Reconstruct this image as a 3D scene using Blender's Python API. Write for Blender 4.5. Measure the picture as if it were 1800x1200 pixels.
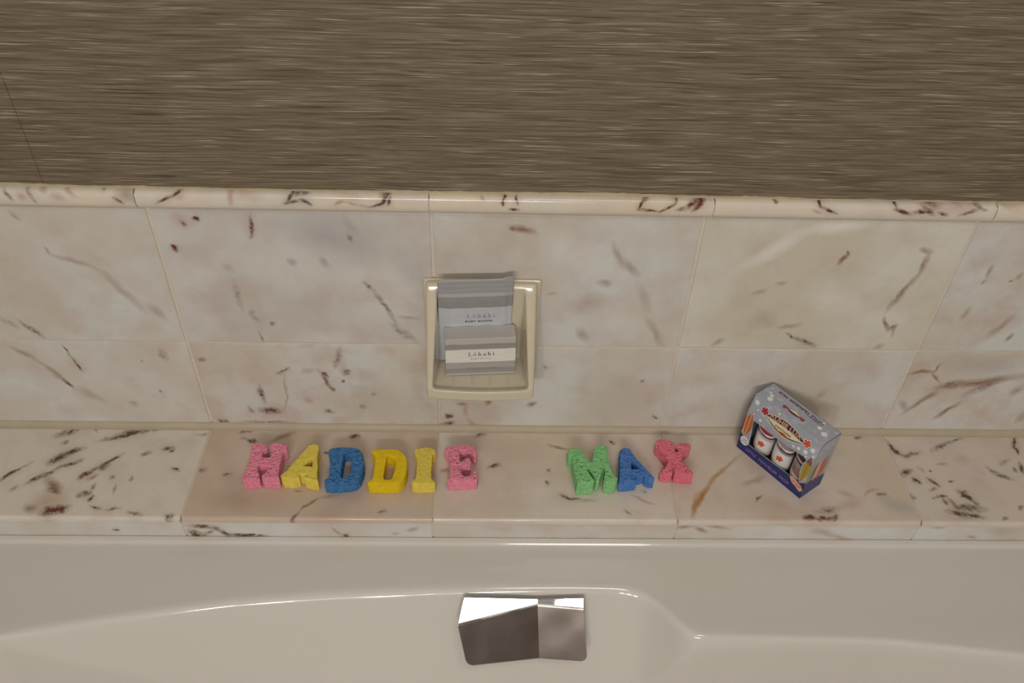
import bpy, bmesh, math, random
import numpy as np
from mathutils import Vector, Matrix, kdtree
from math import pi, radians, sin, cos

scene = bpy.context.scene
for o in list(bpy.data.objects):
    bpy.data.objects.remove(o, do_unlink=True)
COL = scene.collection

# ------------------------------------------------------------------ camera
cam_data = bpy.data.cameras.new('camera')
cam_data.sensor_width = 36.0
cam_data.lens = 29.58
cam_data.clip_start = 0.02
cam = bpy.data.objects.new('camera', cam_data)
cam.location = (0.06584, -0.78280, 0.85054)
cam.rotation_euler = (0.847216, -0.0282445, -0.0134955)
COL.objects.link(cam)
scene.camera = cam

# ------------------------------------------------------------------ world, lamps, exposure
world = bpy.data.worlds.new('world')
scene.world = world
world.use_nodes = True
world.node_tree.nodes['Background'].inputs[0].default_value = (0.9, 0.85, 0.78, 1)
world.node_tree.nodes['Background'].inputs[1].default_value = 0.05

def area_light(name, loc, target, size, power, color):
    l = bpy.data.lights.new(name, 'AREA')
    l.shape = 'RECTANGLE'
    l.size, l.size_y = size
    l.energy = power
    l.color = color
    o = bpy.data.objects.new(name, l)
    o.location = loc
    d = Vector(target) - Vector(loc)
    o.rotation_euler = d.to_track_quat('-Z', 'Y').to_euler()
    COL.objects.link(o)
    return o

WARM = (1.0, 0.985, 0.955)
area_light('ceiling_lamp_light', (0.40, -1.05, 1.80), (0.25, -0.45, 0.0), (0.50, 0.22), 3.0, WARM)
for gx in (-0.42, -0.12, 0.18):          # globes of a vanity lamp on the opposite wall
    gl = bpy.data.lights.new('vanity_globe_light', 'POINT')
    gl.energy = 15.0
    gl.color = WARM
    gl.shadow_soft_size = 0.07
    go = bpy.data.objects.new('vanity_globe_light', gl)
    go.location = (gx, -2.12, 1.15)
    COL.objects.link(go)

scene.view_settings.view_transform = 'Standard'
scene.view_settings.look = 'None'
scene.view_settings.exposure = 0.36
scene.view_settings.gamma = 1.0
scene.view_settings.use_curve_mapping = False

# ------------------------------------------------------------------ measured data (metres)
WALL_MARKS = {
  'u0': [(-0.4291,0.2876,0.0062,0.0012,-1.44,'ta',0.5),(-0.4051,0.2731,0.0268,0.0026,-0.37,'ta',0.4),(-0.3615,0.2306,0.0418,0.0039,-1.02,'ta',0.35),(-0.3296,0.1996,0.0158,0.0044,-1.02,'ta',0.4),(-0.4497,0.3335,0.0082,0.002,-0.91,'ta',0.4),(-0.5117,0.1788,0.0123,0.003,-0.71,'gr',0.35),(-0.4868,0.1673,0.0223,0.0025,-0.87,'gr',0.5)],
  'l0': [(-0.4575,0.1348,0.0094,0.0012,-1.56,'br',0.5),(-0.4524,0.1141,0.0141,0.0014,-1.18,'br',0.85),(-0.5119,0.1301,0.0164,0.0032,-0.72,'ta',0.5),(-0.4844,0.096,0.0317,0.0026,-0.97,'ta',0.5),(-0.4727,0.0779,0.0111,0.002,-1.09,'br',0.6),(-0.4495,0.0585,0.0198,0.0043,-0.88,'ta',0.3),(-0.3398,0.1305,0.0095,0.0032,-1.42,'br',0.35),(-0.366,0.119,0.0031,0.0014,-1.13,'br',0.6),(-0.3568,0.0668,0.0033,0.0014,-1.14,'br',0.7),(-0.3983,0.0424,0.007,0.004,-1.08,'gr',0.3),(-0.4891,0.026,0.0145,0.0106,-0.38,'pk',0.25)],
  'u1': [(-0.2557,0.3318,0.0045,0.002,-0.47,'br',0.95),(-0.2875,0.2934,0.0055,0.0019,-1.17,'br',0.95),(-0.1969,0.3243,0.0153,0.0018,-1.72,'br',0.85),(-0.2714,0.3315,0.0132,0.0054,-0.88,'pk',0.35),(-0.2686,0.3264,0.0056,0.002,-0.76,'br',0.5),(-0.2315,0.2667,0.008,0.0033,-0.77,'pk',0.4),(-0.2292,0.2272,0.0212,0.0028,-1.5,'br',0.3),(-0.2148,0.195,0.0118,0.0032,-1.19,'gr',0.3),(-0.212,0.1609,0.0125,0.0012,-1.44,'br',0.5),(-0.1957,0.1832,0.0039,0.0027,-0.73,'gr',0.5),(-0.1138,0.3118,0.0618,0.0188,-0.38,'bl',0.6),(-0.1223,0.2728,0.0097,0.0037,-0.58,'bl',0.5),(-0.1588,0.2753,0.006,0.0032,-0.68,'bl',0.7),(-0.1228,0.2768,0.0064,0.0029,-1.15,'bl',0.7),(-0.0877,0.3276,0.0146,0.0034,-1.14,'bl',0.5),(-0.0899,0.3114,0.0081,0.002,-1.29,'br',0.35),(-0.0746,0.2424,0.009,0.0023,-0.91,'gr',0.5),(-0.0567,0.2105,0.0309,0.0023,-1.1,'gr',0.45),(-0.0371,0.1707,0.0216,0.0038,-0.8,'gr',0.4),(-0.0289,0.1959,0.0153,0.0022,-0.15,'ta',0.35),(-0.2597,0.2157,0.0331,0.0101,-1.65,'pk',0.15),(-0.0218,0.2617,0.0432,0.0107,-1.14,'bl',0.25)],
  'l1': [(-0.2932,0.123,0.0073,0.0023,0.19,'ta',0.7),(-0.1956,0.1049,0.0104,0.0013,0.45,'br',0.75),(-0.1431,0.0904,0.0188,0.0021,-1.21,'br',0.55),(-0.1423,0.0982,0.0061,0.0019,-0.83,'br',0.7),(-0.1349,0.0732,0.0055,0.0027,-1.03,'br',0.6),(-0.1228,0.128,0.0189,0.0032,-1.83,'br',0.5),(-0.2281,0.0607,0.0159,0.0024,-1.48,'br',0.75),(-0.2209,0.0315,0.0154,0.0039,-0.07,'br',0.9),(-0.1975,0.065,0.042,0.0012,-1.69,'pk',0.6),(-0.2467,0.0322,0.0076,0.0023,-1.15,'br',0.55),(-0.1693,0.0522,0.0068,0.0036,-0.66,'pk',0.5),(-0.1434,0.0309,0.009,0.0038,-0.43,'br',0.55),(-0.2874,0.0102,0.008,0.0029,-0.27,'gr',0.75),(-0.2298,0.0087,0.0395,0.0023,-0.03,'br',0.5),(-0.1633,0.1039,0.011,0.0033,0.31,'ta',0.3),(-0.1143,0.1021,0.0064,0.0029,0.76,'br',0.9),(-0.1211,0.0858,0.0038,0.0019,0.43,'br',0.6),(-0.0984,0.0408,0.006,0.0031,-0.59,'ta',0.5),(-0.0822,0.064,0.0054,0.0022,0.76,'ta',0.4),(-0.1179,0.1167,0.0223,0.0036,-1.6,'pk',0.3),(-0.1978,0.0191,0.0309,0.0113,-0.35,'pk',0.3)],
  'u2': [(0.1033,0.3253,0.0174,0.0034,-0.23,'ta',0.8),(0.0915,0.327,0.0044,0.0018,-0.36,'br',0.45),(0.214,0.2928,0.021,0.0029,-1.2,'ta',0.4),(0.2298,0.2751,0.0183,0.0034,-0.86,'ta',0.45),(0.2018,0.2519,0.0091,0.0032,-0.29,'ta',0.5),(0.1826,0.2216,0.0271,0.0087,0.33,'ta',0.3),(0.1835,0.1712,0.0128,0.0045,-0.95,'ta',0.45),(0.2743,0.1746,0.0299,0.0035,-1.06,'ta',0.4),(0.2515,0.2313,0.0251,0.0041,-1.05,'ta',0.25),(0.1424,0.2339,0.0085,0.0021,0.33,'ta',0.3),(0.1702,0.2901,0.014,0.0048,-0.83,'pk',0.15),(0.1639,0.2937,0.0493,0.0147,-0.51,'wh',0.3),(0.2269,0.1935,0.031,0.0132,-0.19,'wh',0.25)],
  'l2': [(0.014,0.0238,0.0059,0.0031,-0.63,'br',0.85),(0.0129,0.0098,0.0095,0.0033,0.25,'br',0.6),(0.0326,0.047,0.0087,0.0027,0.01,'ta',0.6),(0.037,0.0351,0.0117,0.0027,-1.58,'pk',0.55),(0.0446,0.0136,0.0103,0.0024,-0.78,'pk',0.65),(0.0677,0.0529,0.0061,0.0037,0.32,'ta',0.85),(0.124,0.0484,0.0072,0.0031,0.46,'ta',0.75),(0.1403,0.118,0.0052,0.0017,-0.83,'ta',0.5),(0.2676,0.0927,0.0036,0.0014,0.92,'gr',0.6),(0.05,0.007,0.0133,0.0023,-0.13,'br',0.5),(0.2942,0.0255,0.0052,0.0012,-0.8,'gr',0.7)],
  'u3': [(0.3893,0.3029,0.0469,0.0062,0.69,'wh',0.75),(0.4557,0.3359,0.0379,0.0055,0.17,'wh',0.65),(0.4739,0.2918,0.01,0.0025,1.09,'ta',0.9),(0.4764,0.301,0.0043,0.0012,-0.91,'gr',0.6),(0.5653,0.3055,0.0095,0.0025,-0.52,'ta',0.55),(0.5693,0.2857,0.016,0.0023,-1.7,'ta',0.65),(0.5588,0.245,0.0335,0.003,-1.9,'ta',0.65),(0.5541,0.1953,0.0136,0.0019,-0.95,'ta',0.8),(0.5648,0.1887,0.0075,0.0025,0.43,'ta',0.7),(0.5682,0.185,0.0111,0.0019,1.57,'ta',0.5),(0.4435,0.1731,0.0112,0.0015,-0.57,'gr',0.55),(0.4624,0.164,0.0164,0.0024,-0.53,'gr',0.65),(0.4361,0.1897,0.0154,0.0028,0.15,'ta',0.45),(0.3871,0.243,0.0099,0.0027,0.34,'ta',0.4),(0.4097,0.2553,0.0078,0.0022,0.29,'ta',0.4),(0.4006,0.1987,0.0207,0.0087,-0.14,'ta',0.25),(0.3534,0.1617,0.0094,0.0029,0.63,'ta',0.45),(0.5573,0.1589,0.0076,0.0031,0.58,'ta',0.4),(0.4773,0.2285,0.0651,0.0147,-0.48,'wh',0.2)],
  'l3': [(0.5082,0.0727,0.0078,0.0038,0.82,'ta',0.35),(0.3782,0.1197,0.0445,0.0145,-0.13,'wh',0.2),(0.5509,0.1224,0.0233,0.009,-0.28,'pk',0.12)],
  'u4': [(0.6511,0.2775,0.0101,0.002,1.48,'ta',0.55),(0.6493,0.2621,0.0045,0.0016,1.47,'ta',0.5),(0.6817,0.2631,0.002,0.0012,-0.32,'gr',0.9),(0.6874,0.2711,0.0076,0.0027,1.1,'ta',0.45),(0.6983,0.1931,0.0197,0.004,1.08,'ta',0.5),(0.7172,0.1757,0.0074,0.0023,1.36,'ta',0.65),(0.6469,0.2141,0.0129,0.0026,1.35,'ta',0.4),(0.6872,0.2236,0.0426,0.0134,-0.55,'ye',0.08)],
  'l4': [(0.628,0.1141,0.0172,0.0021,0.18,'ta',0.75),(0.6455,0.1214,0.0104,0.0015,1.18,'ta',0.65),(0.6499,0.1056,0.0135,0.0014,-0.81,'ta',0.75),(0.7122,0.0978,0.0575,0.005,0.24,'ta',0.75),(0.6741,0.0931,0.0181,0.0045,0.34,'br',0.5),(0.7208,0.09,0.0268,0.0041,0.62,'br',0.45),(0.6439,0.0578,0.0268,0.0028,1.0,'ta',0.65),(0.6865,0.0437,0.0232,0.0029,0.88,'ta',0.75),(0.6544,0.0722,0.015,0.0035,0.55,'ta',0.5),(0.6254,0.0517,0.0136,0.0036,-0.98,'ta',0.45),(0.7679,0.084,0.0121,0.0047,0.91,'ta',0.5),(0.7944,0.0319,0.0123,0.0038,1.51,'ta',0.4),(0.7007,0.1297,0.0609,0.0115,-0.17,'bl',0.4)],
}
TRIM_MARKS = {
  't0': [(-0.4422,0.3634,0.0081,0.0019,-1.03,'br',0.55),(-0.4188,0.3635,0.0093,0.0018,-1.23,'br',0.65),(-0.4284,0.3617,0.0064,0.0035,-0.44,'pk',0.5),(-0.3792,0.3692,0.0108,0.0019,-0.61,'ta',0.4),(-0.3423,0.3734,0.0053,0.0014,-1.23,'gr',0.75),(-0.328,0.3591,0.0069,0.0016,-0.63,'gr',0.65),(-0.4063,0.3718,0.0072,0.0027,-0.78,'ta',0.5),(-0.3179,0.3656,0.0132,0.0053,-0.36,'ta',0.5),(-0.3904,0.3621,0.0083,0.0031,-0.32,'pk',0.4)],
  't1': [(-0.2628,0.3701,0.0126,0.0012,0.57,'br',0.75),(-0.2797,0.3618,0.012,0.0012,0.5,'br',0.75),(-0.2622,0.365,0.0058,0.0025,0.46,'pk',0.4),(-0.2097,0.3663,0.0115,0.0024,-1.64,'pk',0.6),(-0.1932,0.3681,0.0207,0.0043,-0.18,'pk',0.35),(-0.1456,0.3673,0.0087,0.0012,0.87,'gr',0.95),(-0.1284,0.3725,0.0171,0.002,0.27,'gr',0.85),(-0.1298,0.3616,0.0073,0.0015,-0.58,'gr',0.85),(-0.1433,0.362,0.012,0.0013,0.28,'gr',0.65),(-0.0952,0.3612,0.0063,0.0016,0.52,'ta',0.5),(-0.0766,0.3595,0.0168,0.0014,-0.23,'br',0.4),(-0.0545,0.3595,0.0105,0.0012,0.39,'br',0.65),(-0.0465,0.3657,0.0084,0.0015,0.98,'gr',0.95),(-0.0424,0.3728,0.0089,0.0023,0.36,'gr',0.85),(-0.0411,0.3641,0.0054,0.0012,-1.91,'gr',0.85),(-0.0796,0.3661,0.014,0.0028,-0.04,'pk',0.3)],
  't2': [(0.0828,0.3711,0.0068,0.0012,1.03,'br',1),(0.0803,0.3643,0.0041,0.0012,-1.55,'br',0.95),(0.0954,0.3668,0.0048,0.0012,-1.4,'br',0.95),(0.0927,0.3567,0.0063,0.0012,-0.11,'br',0.75),(0.0946,0.3745,0.0039,0.0012,0.46,'gr',0.65),(0.1287,0.3769,0.0078,0.0012,-0.22,'gr',0.65),(0.2371,0.3592,0.012,0.0012,-0.08,'br',0.9),(0.2287,0.3644,0.0061,0.0012,1.17,'br',0.85),(0.2338,0.3699,0.0052,0.0012,0.43,'br',0.75),(0.2575,0.3614,0.0102,0.0012,0.5,'br',0.85),(0.2671,0.3687,0.006,0.0012,0.97,'br',0.95),(0.2746,0.3603,0.0089,0.0022,0.22,'br',0.6),(0.2858,0.367,0.012,0.0019,0.43,'br',0.85),(0.2935,0.3671,0.0125,0.0022,0.82,'br',0.95),(0.2871,0.3759,0.0177,0.0017,-0.09,'br',0.65),(0.058,0.3678,0.0039,0.0012,-0.85,'br',0.4)],
  't3': [(0.375,0.3702,0.0032,0.0014,0.02,'gr',1),(0.4112,0.3783,0.0082,0.0019,-0.35,'br',0.5),(0.4217,0.3728,0.01,0.0012,-1.05,'br',0.95),(0.4342,0.3623,0.0119,0.0012,-0.41,'br',0.95),(0.4222,0.3607,0.0079,0.0013,-0.35,'pk',0.6),(0.503,0.3737,0.0099,0.0012,-0.95,'br',1),(0.5165,0.3614,0.0114,0.0016,-0.34,'br',0.95),(0.536,0.3622,0.0146,0.0019,0.16,'br',0.75),(0.5413,0.3738,0.0159,0.0027,-0.43,'br',0.8),(0.5433,0.3637,0.0107,0.0017,-0.59,'br',0.85),(0.5514,0.3758,0.0074,0.0019,-0.77,'br',0.65),(0.5604,0.3601,0.0076,0.0013,-0.2,'br',0.85),(0.5713,0.3726,0.0098,0.0017,-0.5,'br',0.45),(0.5892,0.3628,0.0111,0.0016,0.39,'br',0.65),(0.5884,0.3729,0.0109,0.0012,-0.42,'br',0.65),(0.6014,0.3678,0.0082,0.0012,-0.33,'br',0.55),(0.5718,0.3672,0.0291,0.0049,-0.05,'pk',0.35)],
  't4': [(0.6225,0.3736,0.0125,0.0014,-0.65,'ta',0.4),(0.6337,0.3695,0.0175,0.0038,-0.28,'pk',0.3)],
}
LEDGE_MARKS = {
  'd0': [(-0.4917,-0.0128,0.0182,0.0045,0.55,'gr',0.7),(-0.4899,-0.0315,0.0062,0.0025,0.01,'gr',0.55),(-0.4574,-0.0093,0.0087,0.0014,-0.81,'gr',0.5),(-0.407,-0.0153,0.0394,0.0027,0.32,'gr',0.9),(-0.4134,-0.0139,0.0174,0.0044,0.34,'gr',0.65),(-0.488,-0.0593,0.0148,0.0043,0.78,'gr',0.8),(-0.4728,-0.0475,0.0142,0.0033,0.57,'gr',0.85),(-0.4705,-0.0692,0.0158,0.0021,0.49,'gr',0.95),(-0.4969,-0.0895,0.0191,0.0031,0.62,'gr',0.95),(-0.5382,-0.0876,0.0138,0.002,0.97,'gr',0.9),(-0.5258,-0.0721,0.0118,0.0021,0.77,'gr',0.45),(-0.4427,-0.0844,0.0135,0.0026,0.75,'br',0.95),(-0.423,-0.0653,0.0211,0.0021,0.72,'gr',0.9),(-0.4243,-0.0716,0.0077,0.004,0.9,'gr',0.9),(-0.4333,-0.0898,0.0089,0.0031,0.67,'br',0.55),(-0.4276,-0.1048,0.0067,0.0017,1.41,'gr',0.45),(-0.4076,-0.091,0.0043,0.002,0.7,'gr',0.65),(-0.3535,-0.0413,0.0093,0.0021,0.2,'gr',0.75),(-0.3459,-0.0447,0.0042,0.0016,0.7,'gr',0.75),(-0.3797,-0.05,0.007,0.0026,0.61,'gr',0.45),(-0.3331,-0.0758,0.0082,0.0016,-0.47,'gr',0.9),(-0.3848,-0.0921,0.0053,0.0016,1.46,'ye',0.65),(-0.434,-0.1174,0.0088,0.0035,0.59,'gr',0.7),(-0.423,-0.1239,0.0054,0.002,1.4,'gr',0.95),(-0.3991,-0.109,0.0091,0.0014,1.69,'ta',0.6),(-0.4135,-0.1361,0.0087,0.0015,-0.28,'gr',0.65),(-0.392,-0.1385,0.0089,0.0018,0.18,'gr',0.9),(-0.3628,-0.1455,0.0113,0.002,-0.16,'gr',0.65),(-0.3216,-0.149,0.0068,0.0027,0.91,'gr',0.65),(-0.3073,-0.1536,0.0034,0.0013,-0.74,'gr',0.95),(-0.3149,-0.0163,0.0108,0.0026,0.01,'gr',0.4),(-0.524,-0.108,0.007,0.0024,1.17,'ta',0.5),(-0.4768,-0.1043,0.0181,0.0047,-0.81,'ta',0.8),(-0.4751,-0.1296,0.0258,0.0118,0.13,'ye',0.4),(-0.4743,-0.1124,0.01,0.0027,-0.33,'br',0.75),(-0.4608,-0.1407,0.0174,0.0046,0.22,'br',1),(-0.4516,-0.1381,0.0078,0.0022,-1.1,'br',0.85),(-0.4918,-0.138,0.0101,0.0039,-0.23,'ta',0.6)],
  'd1': [(-0.2578,-0.0099,0.0085,0.0021,0.23,'gr',0.65),(-0.2473,-0.0251,0.0071,0.0025,-0.08,'gr',0.95),(-0.2582,-0.0217,0.0062,0.0018,-0.41,'ta',0.5),(-0.2999,-0.0769,0.0077,0.0029,0.18,'gr',0.5),(-0.2665,-0.0845,0.0077,0.0014,0.08,'gr',0.65),(-0.2077,-0.0185,0.0242,0.0026,0.56,'ta',0.6),(-0.1127,-0.0159,0.0064,0.0026,0.01,'gr',0.9),(-0.1439,-0.0459,0.0063,0.0015,-0.08,'gr',0.75),(-0.115,-0.047,0.0297,0.0015,0.01,'pk',0.4),(-0.1517,-0.1291,0.016,0.0018,-2.42,'br',0.55),(-0.1684,-0.1478,0.0146,0.0017,-2.22,'br',0.55),(-0.1295,-0.1179,0.0171,0.0023,0.21,'ta',0.4),(-0.1708,-0.1088,0.0055,0.0018,0.01,'ta',0.6),(-0.0622,-0.141,0.0052,0.0017,0.34,'br',0.65),(-0.1256,-0.1441,0.0191,0.0066,0.47,'pk',0.25),(-0.2395,-0.1254,0.0643,0.0106,-0.15,'ta',0.25),(-0.1071,-0.1152,0.0376,0.0134,-0.68,'pk',0.2),(-0.2611,-0.0875,0.0705,0.0102,-1.06,'ta',0.18)],
  'd2': [(0.0579,-0.0118,0.0075,0.0025,0.38,'br',0.65),(0.0772,-0.0664,0.0108,0.0024,0.22,'br',0.65),(0.0134,-0.0742,0.0081,0.0023,-0.21,'br',0.4),(0.1628,-0.034,0.0166,0.002,-0.26,'ta',0.75),(0.2342,-0.024,0.0066,0.0014,-0.81,'br',0.8),(0.1655,-0.1153,0.0093,0.0015,-0.64,'br',0.9),(0.1772,-0.1193,0.009,0.0016,0.01,'br',0.8),(0.1459,-0.095,0.0046,0.0017,-0.93,'gr',0.65),(0.1455,-0.0715,0.0037,0.0018,0.41,'gr',0.5),(0.2435,-0.1391,0.0066,0.0013,-0.85,'ta',0.65),(0.2637,-0.1199,0.0171,0.0018,-0.43,'pk',0.65),(0.1939,-0.1223,0.012,0.0022,0.05,'ta',0.4),(0.2684,-0.1067,0.0045,0.0018,-0.59,'gr',0.45),(0.3035,-0.1367,0.013,0.0012,-1.53,'gr',0.4),(0.2566,-0.0308,0.045,0.0128,-0.42,'pk',0.2),(0.0845,-0.0378,0.0718,0.0149,-0.15,'ta',0.15)],
  'd3': [(0.3675,-0.0786,0.0247,0.0023,-2.36,'ye',0.65),(0.3399,-0.1152,0.0324,0.0028,-2.13,'ye',0.85),(0.3302,-0.1262,0.0229,0.0031,-1.95,'ye',0.55),(0.3909,-0.0567,0.0231,0.002,-2.42,'ye',0.4),(0.5785,-0.007,0.0095,0.0025,0.51,'gr',0.9),(0.5752,-0.1091,0.0077,0.0021,0.23,'br',0.8),(0.5617,-0.1041,0.0142,0.0018,0.53,'pk',0.65),(0.5288,-0.1081,0.013,0.0039,-0.26,'pk',0.45),(0.4711,-0.1451,0.0088,0.0028,0.26,'br',0.95),(0.4862,-0.1463,0.008,0.0027,0.37,'br',0.95),(0.5007,-0.1458,0.0089,0.0026,0.38,'br',0.9),(0.4973,-0.1331,0.0189,0.0039,0.04,'br',0.4),(0.5295,-0.1235,0.019,0.0055,0.37,'pk',0.4),(0.4146,-0.1154,0.0102,0.0014,0.77,'br',0.55),(0.4137,-0.0878,0.0175,0.0033,0.39,'ta',0.4),(0.373,-0.0285,0.0195,0.0106,-0.52,'ta',0.2),(0.5902,-0.1274,0.027,0.009,-0.44,'bl',0.55),(0.4404,-0.1286,0.0235,0.0077,-0.5,'pk',0.25)],
  'd4': [(0.6228,-0.0379,0.0118,0.0022,-0.89,'gr',0.8),(0.6398,-0.0407,0.0161,0.0021,0.36,'gr',0.65),(0.617,-0.0267,0.014,0.002,-1.32,'gr',0.65),(0.6849,-0.0244,0.0183,0.0024,0.5,'gr',0.6),(0.709,-0.0138,0.0156,0.0018,0.34,'gr',0.55),(0.7923,-0.017,0.0127,0.0014,-2.13,'gr',1),(0.7882,-0.0299,0.0085,0.0019,-1.55,'gr',0.95),(0.62,-0.072,0.0128,0.003,0.53,'gr',0.75),(0.6296,-0.0857,0.0063,0.0027,-0.68,'gr',1),(0.6513,-0.0874,0.0091,0.0016,-0.78,'gr',0.95),(0.647,-0.0983,0.0069,0.0019,0.44,'ye',0.75),(0.6767,-0.0862,0.004,0.0019,0.01,'gr',0.9),(0.6539,-0.0692,0.0029,0.0015,0.01,'gr',0.9),(0.6419,-0.0664,0.0062,0.0021,-0.95,'gr',0.5),(0.6868,-0.1131,0.0135,0.0026,-0.89,'gr',1),(0.6832,-0.1076,0.0095,0.0014,0.57,'gr',0.9),(0.6533,-0.1207,0.005,0.0018,-1.36,'gr',0.9),(0.6629,-0.1224,0.0075,0.0024,-1.18,'gr',0.9),(0.6533,-0.1116,0.008,0.0018,0.01,'gr',0.65),(0.6625,-0.1393,0.0149,0.003,-0.34,'gr',0.9),(0.676,-0.129,0.0195,0.0029,0.19,'gr',0.65),(0.6788,-0.1396,0.0161,0.0019,-0.2,'gr',0.8),(0.6883,-0.1302,0.016,0.0043,0.08,'gr',0.45),(0.6151,-0.1124,0.006,0.0026,-1.41,'gr',0.5),(0.6428,-0.1135,0.0058,0.0013,0.19,'gr',0.55),(0.7356,-0.0655,0.008,0.0022,-1.12,'gr',0.55),(0.7466,-0.075,0.0142,0.0034,-0.5,'gr',0.6),(0.7631,-0.0519,0.0122,0.0023,0.45,'gr',0.45),(0.781,-0.0625,0.011,0.002,-1.79,'gr',0.95),(0.7702,-0.0656,0.0036,0.0021,-0.22,'gr',0.65),(0.7489,-0.1284,0.0062,0.0019,0.7,'gr',0.5),(0.7192,-0.1472,0.0054,0.0018,0.33,'gr',0.55),(0.6721,-0.0563,0.0087,0.002,0.01,'ta',0.4),(0.7043,-0.0486,0.0129,0.0052,0.28,'pk',0.3)],
}
APRON_MARKS = {
  'a0': [(-0.3924,-0.029,0.0051,0.0015,-0.14,'gr',0.65)],
  'a1': [(-0.2839,-0.0203,0.0196,0.0036,-0.13,'ol',0.95),(-0.2957,-0.0358,0.0112,0.005,-0.86,'ol',0.95),(-0.2794,-0.035,0.0114,0.0023,0.59,'ol',0.6),(-0.2612,-0.0319,0.0137,0.0027,-0.91,'ol',0.75),(-0.2328,-0.0381,0.0247,0.0024,-0.07,'ol',0.95),(-0.1192,-0.0312,0.0119,0.0019,-1.0,'br',0.4),(-0.109,-0.0382,0.0048,0.0023,-0.59,'br',0.75),(-0.0251,-0.0243,0.0078,0.0026,0.53,'ta',0.5),(-0.0469,-0.0346,0.0068,0.0023,0.24,'ta',0.4)],
  'a2': [(0.0848,-0.0227,0.0171,0.0035,-0.23,'ta',0.15)],
  'a3': [(0.3368,-0.0215,0.0118,0.0028,-0.64,'ta',0.65),(0.315,-0.0157,0.0116,0.003,0.13,'ta',0.55),(0.3555,-0.0153,0.0192,0.0027,-0.27,'ta',0.45),(0.5187,-0.0373,0.0222,0.0028,-0.27,'ye',0.45),(0.4935,-0.026,0.0192,0.0043,-0.29,'ta',0.4)],
  'a4': [(0.6887,-0.0338,0.0083,0.0025,-0.37,'ye',0.55),(0.637,-0.0138,0.0108,0.003,0.01,'ta',0.35),(0.7208,-0.022,0.02,0.0055,-0.18,'ta',0.2)],
}
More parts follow.
